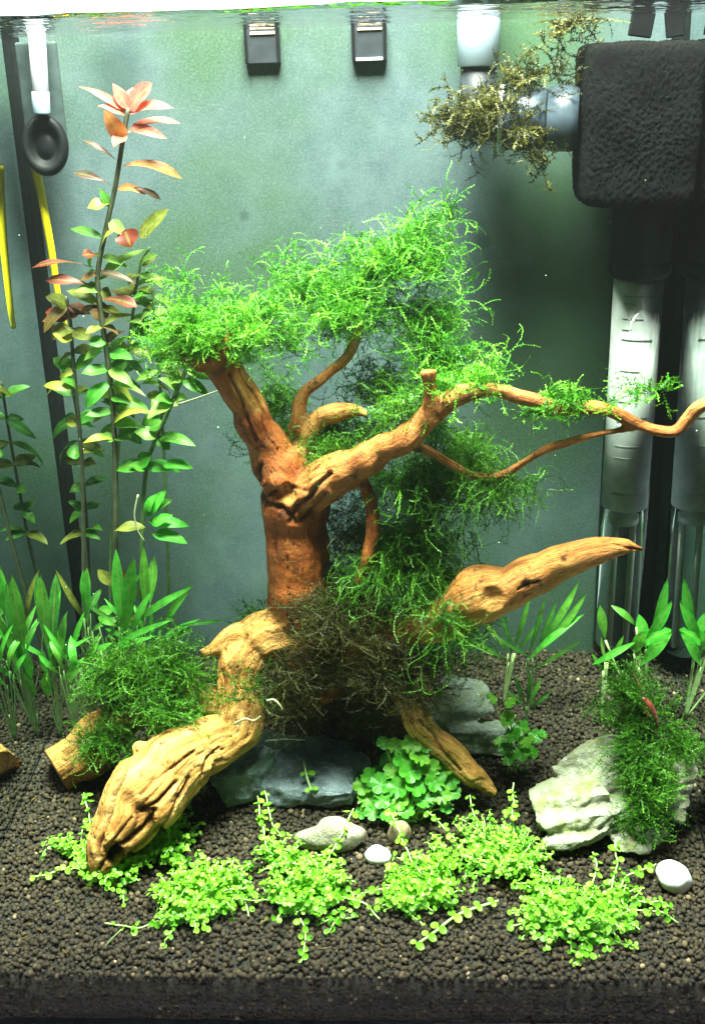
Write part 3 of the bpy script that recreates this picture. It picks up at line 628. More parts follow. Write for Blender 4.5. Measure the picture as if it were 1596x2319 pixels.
moss(trail([(1440, 1600, 9.2), (1450, 1680, 8.2), (1480, 1760, 7.6), (1440, 1830, 6.9)], 46, 18, 70, 1.4, 38, 0, .7)+trail([(1400, 1580, 9.8), (1500, 1590, 9.6)], 28, 6, 28, 1.6, 39, .3)+trail([(1520, 1640, 9), (1540, 1720, 8.6)], 24, 5, 20, 1.4, 40)+trail([(1370, 1590, 9.6), (1330, 1640, 9.6)], 18, 3, 10, 1.2, 41),
     'moss_mid', 'dark green moss tuft draped over the large pale stone', 8)
moss(trail([(1300, 50, 19), (1270, 110, 19), (1220, 160, 18.8), (1140, 220, 18.6)], 22, 13, 9, 2., 42, .2, .5)+trail([(1140, 220, 18.6), (1060, 290, 18.4), (1110, 340, 18.4)], 22, 10, 10, 1.9, 43, 0, .5)+trail([(1215, 260, 17.4), (1210, 340, 17.4), (1270, 400, 17.6)], 16, 8, 7, 1.9, 44, -.2, .4)+trail([(1010, 250, 18.6), (1040, 300, 18.6)], 14, 3, 6, 1.6, 45),
     'moss_brown', 'brownish old moss sprigs snagged on the filter pipe', 9, leaf=.14, width=.055, stem=.012)

# ------------------------------------------------------------------ leaves
def leafgeo(base, tip, wd, nh, arch=.12, fold=.18, n=7, belly=.42, tipround=.0):
    base = np.asarray(base, float); tip = np.asarray(tip, float); ax = tip-base; L = np.linalg.norm(ax); ax = ax/L
    nh = nrm(nh); side = nrm(np.cross(ax, nh)); up = np.cross(side, ax); V = []; F = []
    for i in range(n+1):
        t = i/n
        wv = wd*.5*(math.sin(math.pi*min(1, t**(math.log(.5)/math.log(belly)))))**.85
        if tipround: wv = max(wv, 0) if t < .999 else 0
        c = base+ax*L*t+up*arch*L*(4*t*(1-t))-up*arch*L*.6*t*t
        wig = .06*wd*math.sin(t*9+base[0])
        V += [c+side*wv+up*(fold*wv+wig), c, c-side*wv+up*(fold*wv-wig)]
    for i in range(n):
        a = i*3; F += [(a, a+1, a+4, a+3), (a+1, a+2, a+5, a+4)]
    return V, F
LM = {
 'salmon': leafmat('salmon_leaf', [(.3, (.52, .10, .085)), (.6, (.62, .19, .14)), (.8, (.70, .30, .22))], vein=True),
 'orange': leafmat('orange_leaf', [(.3, (.42, .12, .04)), (.7, (.60, .23, .08))], vein=True),
 'red': leafmat('red_leaf', [(.3, (.12, .016, .010)), (.7, (.23, .038, .018))], vein=True),
 'maroon': leafmat('maroon_leaf', [(.3, (.045, .018, .020)), (.7, (.12, .035, .03))], vein=True),
 'brown': leafmat('brown_leaf', [(.3, (.14, .075, .02)), (.7, (.27, .13, .035))], vein=True),
 'olive': leafmat('olive_leaf', [(.3, (.12, .15, .02)), (.7, (.27, .28, .05))], vein=True),
 'yellow': leafmat('yellow_green_leaf', [(.3, (.30, .36, .04)), (.7, (.48, .50, .07))], vein=True),
 'green': leafmat('green_leaf', [(.3, (.05, .24, .02)), (.7, (.12, .40, .04))], vein=True),
 'pale': leafmat('pale_green_leaf', [(.3, (.14, .36, .05)), (.7, (.30, .50, .10))], vein=True),
 'bright': leafmat('bright_green_leaf', [(.3, (.045, .36, .03)), (.7, (.12, .55, .06))], vein=True),
 'deep': leafmat('deep_green_leaf', [(.3, (.02, .13, .018)), (.7, (.05, .23, .03))], vein=True),
}
MT['stem_dark'] = plain('dark_stem', (.05, .06, .03), .5, .4, 2)
MT['stem_green'] = plain('green_stem', (.09, .17, .05), .5, .4, 2)
MT['stem_pale'] = plain('pale_stem', (.40, .55, .22), .5, .25, 2)
MT['rootwhite'] = plain('pale_root', (.30, .31, .17), .6, .2, 3)
def path3(pts, sub=5):
    P = np.array([at(a, b, c) for (a, b, c) in pts]); Q, _ = catmull(P, np.ones(len(P)), sub); return Q
CAMUP = np.array([0, -.45, .9])
def inside(V):
    V = np.array(V); V[:, 0] += max(0, -14.85-V[:, 0].min())-max(0, V[:, 0].max()-14.85); return V
def leaf(parent, b, t, wpx, col, Y, dY=0., arch=.1, fold=.2, nh=None, belly=.42, name='leaf'):
    B0 = at(b[0], b[1], Y); T0 = at(t[0], t[1], Y+dY); wcm = wpx/ppc(T0)
    if nh is None: nh = CAMUP*np.array([1, 1, .75])+np.array([random.uniform(-.35, .35), random.uniform(-.35, .2), 0])
    V, F = leafgeo(B0, T0, wcm, nh, arch, fold, belly=belly); V = inside(V)
    return build(name, V, F, LM[col], parent, True, {'mid': [1, 0, 1]*(len(V)//3)})
def stemplant(pts, rpx, mat, label, leaves, group=None):
    P = path3(pts); base = P[0].copy(); base[2] = min(base[2], soil_h(base[0], base[1]))
    t = thing('stem_plant', base, label, 'aquatic plant', group)
    P = np.vstack([[base[0], base[1], base[2]-.1], P]) if P[0][2]-base[2] > .05 else P
    R = np.linspace(1, .7, len(P))*rpx/ppc(P[0]); build('stem', *tube(P, R, 7), MT[mat], t)
    for l in leaves: leaf(t, *l[:4], **l[4])
    return t, P
def pairs(pts, y_hi, y_lo, n, ln, wd, cols, seed, Y):
    """leaf pairs up a stem: between picture rows y_lo (lower) and y_hi (upper)"""
    rnd = random.Random(seed); out = []
    P = [(a, b) for (a, b, c) in pts]
    def sx(y):
        for (x0, y0), (x1, y1) in zip(P, P[1:]):
            if min(y0, y1) <= y <= max(y0, y1): return x0+(x1-x0)*(y-y0)/((y1-y0) or 1)
        return P[-1][0]
    for i in range(n):
        y = y_lo+(y_hi-y_lo)*(i+.5)/n
        for s in (-1, 1, rnd.choice((-1, 1))):
            if rnd.random() < .1: continue
            L = ln*rnd.uniform(.5, 1.3); a = rnd.uniform(-.8, .7); x = sx(y)
            dY = rnd.uniform(-.9, .9)
            out.append(((x, y), (x+s*L*math.cos(a), y-L*math.sin(a)), wd*rnd.uniform(.75, 1.2), rnd.choice(cols), dict(Y=Y, dY=dY, arch=rnd.uniform(.04, .2))))
    return out
Y0 = 17.4
def LL(b, t, w_, c, **k): k.setdefault('Y', Y0); return (b, t, w_, c, k)
main = [(262, 1490, 17.9), (262, 1260, Y0), (262, 1100, Y0), (258, 950, Y0), (245, 820, Y0), (228, 700, Y0), (222, 620, Y0), (240, 520, Y0), (262, 420, Y0), (278, 320, Y0), (291, 245, Y0)]
lv = [LL((284, 252), (176, 191), 20, 'salmon', arch=.12, belly=.3), LL((290, 248), (256, 188), 32, 'salmon', arch=.05), LL((292, 250), (345, 186), 62, 'salmon', arch=.03, dY=-.3), LL((293, 258), (390, 239), 36, 'salmon', arch=.12, dY=-.5), LL((286, 262), (222, 237), 28, 'salmon', arch=.1, dY=-.4),
      LL((284, 318), (236, 250), 42, 'orange', arch=.08, dY=-.6), LL((290, 300), (408, 272), 36, 'salmon', arch=.12, dY=.3), LL((296, 290), (378, 312), 28, 'salmon', arch=.08, dY=-.7), LL((282, 306), (258, 332), 34, 'salmon', arch=.05, dY=-.9), LL((288, 262), (300, 196), 30, 'orange', dY=.5),
      LL((274, 372), (186, 314), 15, 'maroon', arch=.1, belly=.7), LL((278, 376), (412, 396), 30, 'orange', arch=.16, belly=.62), LL((264, 425), (166, 388), 22, 'maroon', arch=.12, belly=.75), LL((266, 428), (330, 436), 30, 'orange', arch=.12), LL((300, 425), (366, 450), 18, 'maroon', belly=.6),
      LL((252, 462), (198, 470), 34, 'olive', arch=.1, dY=-.4, belly=.6), LL((250, 470), (225, 425), 20, 'green'), LL((236, 540), (158, 516), 22, 'green', dY=.4), LL((246, 500), (285, 532), 34, 'pale', arch=.03), LL((282, 520), (298, 560), 56, 'red', arch=.02, dY=-.3), LL((318, 540), (381, 472), 44, 'olive', dY=-.2, arch=.04),
      LL((232, 560), (255, 520), 36, 'yellow', dY=-.5), LL((222, 580), (186, 578), 34, 'red', dY=-.4, belly=.6), LL((210, 605), (72, 600), 22, 'red', arch=.1, belly=.75, dY=-.4), LL((222, 615), (310, 640), 18, 'maroon', arch=.08, dY=-.5), LL((220, 650), (102, 632), 28, 'red', belly=.72, dY=-.3),
      LL((222, 680), (310, 690), 40, 'red', belly=.75, dY=-.5), LL((225, 640), (330, 560), 34, 'pale', dY=.5), LL((226, 690), (150, 655), 28, 'olive', dY=.5), LL((232, 730), (220, 675), 42, 'brown', dY=.3),
      LL((240, 770), (202, 780), 34, 'bright', dY=-.5, arch=.04), LL((250, 800), (300, 812), 36, 'bright', dY=-.5, arch=.04)]
lv += pairs(main, 560, 800, 6, 58, 26, ['olive', 'pale', 'green', 'brown'], 44, Y0)+pairs(main, 820, 1010, 6, 66, 30, ['green', 'pale', 'yellow', 'bright'], 4, Y0)
t1, _ = stemplant(main, 6.5, 'stem_dark', 'tall stem plant with salmon pink crown and dark stem', lv)
s2 = [(190, 1500, 18.4), (190, 1260, 18.2), (186, 1050, 18.2), (172, 880, 18), (165, 800, 18), (160, 730, 18), (150, 670, 18)]
lv = pairs(s2, 680, 760, 3, 62, 34, ['red', 'brown', 'red', 'olive'], 21, 18)+pairs(s2, 780, 900, 3, 70, 32, ['yellow', 'olive', 'green'], 22, 18)+pairs(s2, 930, 1060, 2, 60, 36, ['green', 'bright', 'yellow'], 23, 18.2)
lv += [LL((165, 770), (118, 740), 56, 'yellow', Y=17.6, arch=.04), LL((160, 880), (98, 872), 26, 'yellow', Y=17.6)]
stemplant(s2, 5, 'stem_dark', 'stem plant with red brown tips next to the black corner seam', lv)
s3 = [(318, 1490, 18), (322, 1240, 17.8), (332, 1060, 17.6), (382, 930, 17.2), (420, 840, 17), (436, 790, 17)]
lv = pairs(s3, 800, 920, 5, 62, 32, ['pale', 'green', 'pale'], 31, 17)+pairs(s3, 940, 1080, 4, 66, 36, ['green', 'bright', 'pale'], 32, 17.4)
lv += [LL((370, 1055), (438, 1058), 36, 'bright', Y=17), LL((330, 1170), (375, 1110), 34, 'bright', Y=17), LL((335, 1180), (430, 1190), 30, 'bright', Y=17), LL((330, 1195), (258, 1200), 30, 'olive', Y=17), LL((345, 1210), (425, 1228), 36, 'bright', Y=16.8), LL((340, 1160), (390, 1130), 28, 'green', Y=17.2), LL((335, 1160), (350, 1120), 26, 'bright', Y=16.8), LL((345, 1190), (390, 1165), 28, 'bright', Y=16.7)]
stemplant(s3, 5.5, 'stem_green', 'slanting green stem plant leaning behind the thick driftwood branch', lv)
s4 = [(252, 1490, 19), (252, 1250, 18.8), (270, 1000, 18.8), (285, 850, 18.8), (300, 720, 18.8), (318, 600, 18.8), (340, 560, 18.8)]
lv = pairs(s4, 590, 700, 5, 50, 26, ['olive', 'brown', 'pale'], 41, 18.8)+pairs(s4, 720, 1000, 10, 60, 28, ['pale', 'green', 'green', 'yellow'], 42, 18.8)
stemplant(s4, 4, 'stem_green', 'thin faint green stem plant standing behind the salmon crowned one', lv)

s5 = [(205, 1490, 19.8), (200, 1250, 19.8), (190, 1100, 19.8), (178, 960, 19.8), (160, 860, 19.6)]
stemplant(s5, 4, 'stem_dark', 'thin dark stem plant standing close to the black corner seam', pairs(s5, 870, 1230, 7, 58, 26, ['olive', 'green', 'deep'], 71, 19.7))
s6 = [(385, 1490, 19.2), (380, 1250, 19), (372, 1050, 19), (362, 860, 18.6), (352, 740, 18.4), (345, 640, 18.2)]
stemplant(s6, 4, 'stem_green', 'slender pale green stem plant nearest the moss capped branch', pairs(s6, 650, 960, 9, 56, 26, ['pale', 'yellow', 'green', 'olive'], 72, 18.4))
def bladeplant(name, label, base_px, Y, blades, group=None, stempale=False):
    g = at(base_px[0], base_px[1], Y); g[0] = max(-14.4, g[0]); g[2] = soil_h(g[0], g[1])
    t = thing(name, g, label, 'aquatic plant', group)
    for (b, tp, wpx, col, arch, dY) in blades:
        T0 = at(tp[0], tp[1], Y+dY); B0 = at(b[0], b[1], Y); k = ppc(T0)
        Bb = np.array([B0[0], B0[1], B0[2]])
        V, F = leafgeo(Bb, T0, .82*wpx/k, CAMUP*np.array([1, 1.6, .45])+np.array([random.uniform(-.3, .3), 0, 0]), arch, .18, belly=.58, n=9); V = inside(V); Bb = np.array((V[0]+V[2])/2)
        o = build('leaf', V, F, LM[col], t, True, {'mid': [1, 0, 1]*(len(V)//3)})
        if Bb[2]-g[2] > .15:
            mid = (Bb+g)/2+np.array([.12*(Bb[0]-g[0]), 0, .1]); Q, _ = catmull([g-np.array([0, 0, .1]), mid, Bb], [1, 1, 1], 4)
            build('petiole', *tube(Q, .036 if not stempale else .055, 6), MT['stem_pale' if stempale else 'stem_green'], t)
    return t
GL = 'strap leaf plants by the left pane'
bladeplant('broadleaf_plant', 'cluster of upright broad green leaves behind the moss cushion', (280, 1530), 16.2,
  [((283, 1440), (262, 1245), 40, 'bright', .02, 0), ((283, 1440), (302, 1262), 40, 'bright', .02, -.5), ((330, 1390), (325, 1236), 26, 'green', .02, .3), ((340, 1370), (350, 1258), 28, 'green', .03, 1.), ((312, 1410), (428, 1330), 22, 'bright', .16, -.6), ((300, 1440), (340, 1340), 22, 'bright', .1, -.3), ((250, 1470), (388, 1402), 18, 'bright', .1, -1), ((240, 1480), (348, 1440), 16, 'bright', .14, -1.3), ((225, 1420), (270, 1400), 20, 'green', .1, .4), ((270, 1420), (220, 1395), 24, 'green', .2, .5), ((400, 1420), (510, 1405), 12, 'deep', .15, 1.)])
bladeplant('broadleaf_plant', 'narrow green leaves with curled tops near the black corner seam', (200, 1540), 16.8,
  [((205, 1390), (188, 1290), 28, 'bright', .05, -.3), ((200, 1420), (196, 1295), 30, 'bright', .02, 0), ((192, 1400), (198, 1285), 26, 'green', .02, .3), ((120, 1420), (122, 1300), 30, 'deep', .03, .6), ((210, 1430), (265, 1395), 14, 'green', .3, -.3), ((200, 1440), (110, 1490), 14, 'bright', .05, -.5), ((190, 1400), (232, 1330), 22, 'deep', .03, .8)])
bladeplant('broadleaf_plant', 'green leaves pressed against the left pane', (125, 1610), 14.6,
  [((112, 1480), (92, 1300), 40, 'green', .02, 0), ((120, 1470), (126, 1320), 34, 'deep', .03, .5), ((112, 1540), (96, 1470), 26, 'bright', .05, -.4), ((122, 1520), (118, 1440), 24, 'bright', .03, 0), ((135, 1510), (150, 1390), 20, 'green', .03, .2), ((105, 1580), (98, 1520), 30, 'bright', .03, -.6), ((140, 1540), (190, 1490), 16, 'bright', .1, -.2)])
bladeplant('broadleaf_plant', 'low round olive leaves in front of the black corner seam', (215, 1500), 17.6,
  [((262, 1330), (222, 1290), 34, 'olive', .05, 0), ((262, 1330), (285, 1290), 18, 'red', .03, -.2), ((262, 1380), (220, 1385), 30, 'green', .05, -.4)])
def auto_blades(bx, by, n, lmin, lmax, seed, cols, spread=.7):
    rnd = random.Random(seed); out = []
    for i in range(n):
        a = rnd.uniform(-spread, spread); L = rnd.uniform(lmin, lmax); st = rnd.uniform(.3, .5)
        b = (bx+L*st*math.sin(a)*.7, by-L*st*math.cos(a)); t = (bx+L*math.sin(a)*1.15, by-L*math.cos(a))
        b = (b[0]+rnd.uniform(-12, 12), b[1]+rnd.uniform(-15, 15))
        out.append((b, t, rnd.uniform(11, 23), rnd.choice(cols), rnd.uniform(.02, .3), rnd.uniform(-1.2, 1.2)))
    return out
bladeplant('broadleaf_plant', 'low leafy green plant between the seam and the moss cushion', (150, 1545), 15.4, auto_blades(150, 1545, 10, 90, 210, 61, ['bright', 'green', 'bright'], .9))
bladeplant('broadleaf_plant', 'bushy green plant directly behind the left moss cushion', (345, 1500), 16.9, auto_blades(345, 1500, 11, 90, 200, 62, ['bright', 'green', 'deep'], .9))
bladeplant('broadleaf_plant', 'dark leafy plant at the foot of the stem plants', (230, 1500), 18.2, auto_blades(230, 1490, 11, 90, 230, 63, ['deep', 'green', 'deep', 'olive'], .8))
bladeplant('broadleaf_plant', 'short bright leafy plant in the gap left of the moss cushion', (165, 1590), 14.2, auto_blades(165, 1590, 9, 80, 190, 64, ['green', 'bright', 'bright'], .6))
# right-hand plants
bladeplant('broadleaf_plant', 'bright green wide leaved plant in front of the heater tube', (1470, 1565), 15.8,
  [((1465, 1475), (1512, 1308), 30, 'bright', .03, 0), ((1462, 1470), (1445, 1390), 34, 'bright', .03, .4), ((1470, 1470), (1545, 1360), 30, 'bright', .06, -.4), ((1440, 1460), (1525, 1425), 48, 'bright', .03, -.6), ((1460, 1510), (1535, 1430), 36, 'bright', .05, -.9), ((1435, 1480), (1455, 1430), 34, 'green', .04, -.3), ((1445, 1450), (1340, 1505), 20, 'bright', .12, -.8), ((1370, 1450), (1358, 1370), 26, 'green', .04, .3), ((1440, 1420), (1385, 1370), 20, 'green', .16, .2)], None, True)
bladeplant('broadleaf_plant', 'pale based reed like plant under the thick driftwood stub', (1140, 1545), 17.2,
  [((1150, 1480), (1090, 1400), 14, 'pale', .1, 0), ((1160, 1490), (1130, 1370), 12, 'deep', .1, .3), ((1160, 1480), (1200, 1350), 14, 'green', .05, 0), ((1150, 1500), (1070, 1450), 12, 'green', .1, -.3), ((1165, 1480), (1230, 1400), 14, 'deep', .1, .2)], 'pale reed like plants', True)
bladeplant('broadleaf_plant', 'long arched green ribbon leaves next to the clear heater glass', (1210, 1560), 16.6,
  [((1190, 1500), (1318, 1390), 20, 'bright', .14, 0), ((1215, 1480), (1330, 1345), 20, 'green', .12, .4), ((1215, 1470), (1312, 1318), 20, 'green', .1, .7), ((1200, 1520), (1318, 1450), 12, 'green', .1, .6), ((1195, 1490), (1235, 1350), 14, 'deep', .04, .2), ((1215, 1470), (1260, 1360), 16, 'deep', .04, .4), ((1205, 1490), (1120, 1440), 12, 'deep', .12, .3)])
bladeplant('broadleaf_plant', 'small plant stump with white base and few leaves on the soil', (1365, 1565), 15.9,
  [((1375, 1500), (1412, 1440), 14, 'green', .08, 0), ((1365, 1520), (1340, 1480), 12, 'green', .1, 0), ((1370, 1500), (1360, 1440), 10, 'pale', .05, .2)], None, True)
bladeplant('broadleaf_plant', 'dark grassy tuft behind the trefoil leaved sprig', (1190, 1640), 14.6,
  [((1190, 1600), (1165, 1530), 12, 'deep', .05, 0), ((1192, 1600), (1200, 1520), 12, 'deep', .04, 0), ((1195, 1600), (1225, 1535), 12, 'green', .06, 0), ((1190, 1605), (1145, 1560), 10, 'deep', .1, 0), ((1195, 1605), (1250, 1565), 10, 'deep', .1, 0)])

# ------------------------------------------------------------------ lobed pennywort
MT['penny'] = None
def lobed(c, r, nh, rot, lobes=5):
    nh = nrm(nh); a = nrm(np.cross(nh, (.2, 1, .1))); b = np.cross(nh, a); V = [np.asarray(c)-nh*.06*r]; F = []; n = 30
    for ring, s in ((1, .55), (2, 1.)):
        for k in range(n):
            th = 2*math.pi*k/n; rr = r*s*(1 if ring == 1 else (.86+.14*abs(math.cos(th*lobes/2))**.6*1.0-.10*(abs(math.cos(th*lobes/2)) < .14)))
            if abs(math.atan2(math.sin(th), math.cos(th))) < .12: rr *= .45 if ring == 2 else .7
            q = th+rot
            V.append(np.asarray(c)+rr*(math.cos(q)*a+math.sin(q)*b)+nh*r*(.10*s*s+.07*s*math.cos(q*lobes)))
    for k in range(n):
        k2 = (k+1) % n; F.append((0, 1+k, 1+k2)); F.append((1+k, 1+n+k, 1+n+k2, 1+k2))
    return V, F
PM = [leafmat('pennywort_leaf_%s' % s, [(.3, a), (.7, b_)], None, .45, .4, .35) for s, a, b_ in (('light', (.12, .40, .03), (.24, .56, .06)), ('medium', (.05, .30, .02), (.12, .44, .04)), ('deep', (.02, .17, .018), (.05, .28, .03)))]
def pennywort(label, Y, pts, base_px, tall):
    g = ground(*base_px); g[2] = soil_h(g[0], g[1]); t = thing('pennywort_plant', g, label, 'aquatic plant')
    for i, (px, py, rpx, dY) in enumerate(pts):
        c = at(px, py, Y+dY); r = rpx/ppc(c); nh = np.array([random.uniform(-.5, .5), random.uniform(-.85, -.25), .8])
        m = PM[0] if random.random() < .45 else PM[1]
        if dY > .8: m = PM[2] if random.random() < .6 else PM[1]
        build('leaf', *lobed(c, r, nh, random.uniform(0, 6.28)), m, t)
        f0 = g+np.array([random.uniform(-.5, .5), random.uniform(-.3, .3), -.05]); f0[2] = soil_h(f0[0], f0[1])-.05
        Q, _ = catmull([f0, (f0*.45+c*.55)+np.array([0, .1, -.1]), c-nrm(nh)*.05*r], [1, 1, 1], 4)
        build('petiole', *tube(Q, .035, 5), MT['stem_pale'], t)
    return t
pts = [(868, 1682, 17, .2), (895, 1690, 20, 0), (932, 1685, 24, -.2), (965, 1685, 22, 0), (912, 1720, 26, -.4), (950, 1715, 26, -.5), (890, 1745, 25, -.3), (928, 1748, 28, -.8), (975, 1740, 24, -.5), (1005, 1742, 22, -.1), (840, 1760, 24, -.1), (862, 1775, 26, -.7), (822, 1778, 24, -.2), (900, 1785, 26, -1.0), (940, 1782, 26, -1.1), (985, 1770, 25, -.9), (1020, 1768, 22, -.3), (1028, 1740, 20, .1), (830, 1810, 23, -.5), (865, 1812, 22, -1.2), (905, 1815, 22, -1.3), (960, 1812, 24, -1.3), (1000, 1800, 25, -1.1), (1025, 1795, 20, -.6), (845, 1838, 22, -1.2), (880, 1842, 22, -1.6), (920, 1838, 20, -1.6), (818, 1840, 16, -.8), (1010, 1828, 18, -1.2),
       (880, 1720, 24, .8), (940, 1700, 24, .9), (985, 1720, 22, .9), (860, 1750, 22, .9), (910, 1765, 24, 1.), (960, 1760, 24, 1.), (840, 1795, 22, .9), (1000, 1785, 22, .9), (930, 1800, 24, 1.1), (885, 1805, 24, 1.)]
pennywort('dense bushy plant of scalloped round leaves before the dark hollow', 9.4, pts, (925, 1850), 1)
pts = [(1112, 1582, 16, .6), (1155, 1592, 15, 0), (1148, 1628, 20, -.1), (1180, 1648, 20, -.2), (1212, 1668, 18, .1), (1160, 1665, 20, -.5), (1190, 1680, 20, -.7), (1145, 1695, 18, -.4), (1180, 1705, 20, -1.), (1205, 1705, 16, -.5), (1150, 1720, 16, -.8), (1228, 1662, 12, .2), (1130, 1680, 14, .4)]
pennywort('small leggy sprig of scalloped round leaves beside the rough grey stone', 11.8, pts, (1170, 1745), 1)

# ------------------------------------------------------------------ creeping round-leaved carpet plants
CM_ = [leafmat('creeper_leaf_light', [(0, (.09, .36, .012)), (.5, (.21, .57, .028)), (1, (.40, .72, .09))], 'age', .45, .4, .35)]
def creepers(mounds, seed):
    rng = np.random.default_rng(seed); VV = []; FF = []; AA = []; ST = []; base = 0
    n8 = 8; th = np.linspace(0, 2*np.pi, n8, endpoint=False)
    for (cx, cy, rx, ry, h, ns, r0) in mounds:
        rx0, ry0 = rx, ry; cen = []; nor = []; rad = []; age = []
        for s in range(ns):
            a = rng.uniform(0, 6.283); q = rng.uniform(0, 1)**.55*(.95+.8*noise.noise((math.cos(a)*1.3+cx, math.sin(a)*1.3, seed)))
            x, y = cx+rx*q*math.cos(a), cy+ry*q*math.sin(a); top = h*(1-.75*q*q)*rng.uniform(.45, 1.1)
            z = soil_h(x, y)+top*rng.uniform(0, .25); d = np.array([math.cos(a)*.5+rng.normal()*.6, math.sin(a)*.5+rng.normal()*.6, .55+.7*(1-q)]); d /= np.linalg.norm(d)
            p = np.array([x, y, z]); pts = [p.copy()]; roll = rng.uniform(0, 3.14); tone = rng.uniform(-.2, .2)
            K = rng.integers(3, 7)
            for k in range(K):
                d = d+rng.normal(size=3)*.22
                if p[2] > soil_h(p[0], p[1])+top: d[2] -= .45
                if p[2] < soil_h(p[0], p[1])+.12: d[2] += .4
                d /= np.linalg.norm(d); p = p+d*rng.uniform(.18, .30); p[2] = max(p[2], soil_h(p[0], p[1])+.05); pts.append(p.copy())
                side = np.cross(d, (0.1, .2, 1)); side /= np.linalg.norm(side)+1e-9; v2 = np.cross(d, side); roll += 1.57
                for sg in (-1, 1):
                    e = sg*(math.cos(roll)*side+math.sin(roll)*v2); r = r0*rng.uniform(.5, 1.25)*(1-.25*k/K)
                    c = p+e*r*1.1+np.array([0, 0, .03]); nn = np.array([0, -.25, .9])+d*.5+e*.25+rng.normal(size=3)*.42
                    cen.append(c); nor.append(nn/np.linalg.norm(nn)); rad.append(r); age.append(np.clip(.25+.5*k/K+tone+rng.normal()*.08, 0, 1))
            if len(pts) > 2: ST.append(tube(np.array(pts), .03, 4, False))
        cen = np.array(cen); nor = np.array(nor); rad = np.array(rad); age = np.array(age); m = len(cen)
        u = np.cross(nor, rng.normal(size=(m, 3))); u /= np.linalg.norm(u, axis=1)[:, None]; v = np.cross(nor, u)
        ring = cen[:, None]+rad[:, None, None]*(np.cos(th)[None, :, None]*u[:, None]*1.12+np.sin(th)[None, :, None]*v[:, None])+nor[:, None]*(rad*.22)[:, None, None]*(1+.5*np.cos(2*th))[None, :, None]
        V = np.concatenate([cen[:, None], ring], 1); q = np.arange(n8)
        f = np.stack([np.zeros(n8, int), 1+q, 1+(q+1) % n8], 1); F = (f[None]+(np.arange(m)*9)[:, None, None]).reshape(-1, 3)
        VV.append(V.reshape(-1, 3)); FF.append(F+base); AA.append(np.repeat(age, 9)); base += m*9
    return np.vstack(VV), np.vstack(FF), np.concatenate(AA), join(ST)
LEAFMESH = None
def carpet(label, mounds, runners, seed):
    ms = []
    for (px, py, rxp, ry, h, ns, r0) in mounds:
        g = ground(px, py); ms.append((g[0], g[1], (.84*rxp/ppc(g)), .78*ry, h*.95, int(ns*1.25), r0*.70))
    V, F, A, ST = creepers(ms, seed)
    g = np.array([ms[0][0], ms[0][1], soil_h(ms[0][0], ms[0][1])])
    t = thing('creeping_plant', g, label, 'aquatic plant')
    build('foliage', V, F, CM_[0], t, True, {'age': A}, 'stuff')
    build('stems', ST[0], ST[1], MT['stem_pale'], t, True, None, 'stuff')
    rnd = random.Random(seed)
    for pts in runners:                                # trailing runners, each leaf its own piece; points (px, py, height over soil cm)
        P = []
        for (px, py, hh) in pts:
            q = ground(px, py)
            if hh > 0:
                d = nrm(CP-q); q = q+d*(hh/d[2])
            else: q[2] = soil_h(q[0], q[1])+.06
            P.append(q)
        P, _ = catmull(np.array(P), np.ones(len(P)), 6)
        for k in range(len(P)): P[k] += .13*np.array(noise.noise_vector(Vector(P[k]*1.4+seed)))*min(1, k/4)
        r = build('runner', *tube(P, .034, 6), MT['stem_pale'], t)
        L = np.r_[0, np.cumsum(np.linalg.norm(np.diff(P, axis=0), axis=1))]; s = .25; roll = rnd.uniform(0, 3)
        while s < L[-1]+.05:
            i = min(len(P)-2, max(0, int(np.searchsorted(L, s))-1)); p = P[i]; d = nrm(P[i+1]-P[i]); sd = nrm(np.cross(d, (0, .2, 1))); up = np.cross(sd, d); roll += 1.4
            for sg in (-1, 1):
                e = sg*(math.cos(roll)*sd+.6*math.sin(roll)*up); rr = rnd.uniform(.07, .17); c = p+e*(rr*1.25)+d*rnd.uniform(-.08, .08)
                nn = nrm(np.array([0, -.35, .85])+e*.4+d*.3+np.array([rnd.uniform(-.6, .6), rnd.uniform(-.6, .5), 0])); u = nrm(np.cross(nn, e+.01)); v = np.cross(nn, u)
                VV = [c-nn*.03]+[c+rr*(1.0*math.cos(k*math.pi/5)*v+.88*math.sin(k*math.pi/5)*u)+nn*.03 for k in range(10)]
                build('leaf', VV, [(0, 1+k, 1+(k+1) % 10) for k in range(10)], CM_[0], r, True, {'age': [rnd.uniform(.25, .9)]*11})
            s += rnd.uniform(.2, .46)
    return t
carpet('creeping round leaved plant spreading under the split driftwood snout', [(255, 1975, 95, 1.3, .9, 60, .15), (370, 1930, 80, 1.6, .9, 55, .15), (170, 1930, 35, .8, .8, 14, .15)], [[(170, 1960, 0), (120, 1975, .2), (70, 1995, .1)], [(210, 1890, .2), (200, 1830, .8), (190, 1795, 1.)]], 51)
carpet('creeping round leaved plant mound in open soil right of the driftwood snout', [(440, 2050, 85, 1.7, 1.3, 105, .17), (520, 2030, 45, .9, .8, 24, .15)], [[(360, 2085, .2), (300, 2100, .1), (238, 2090, .1)], [(500, 2020, .6), (545, 2030, .3), (560, 2075, .1)], [(500, 1990, .5), (540, 1970, .3), (590, 1960, .2)]], 52)
carpet('creeping round leaved plant mound in front of the long beige pebble', [(700, 2035, 95, 1.5, 1.1, 110, .165), (640, 1965, 50, .9, .8, 30, .15)], [[(680, 2080, .2), (690, 2120, .1), (682, 2185, .1)], [(770, 2030, .4), (830, 2050, .4), (862, 2085, .1)], [(620, 1960, .2), (600, 1900, .7), (585, 1800, 1.1)], [(640, 1900, .2), (615, 1850, .9), (600, 1790, 1.3)], [(730, 1965, .5), (780, 1880, .9), (800, 1830, 1.2)]], 53)
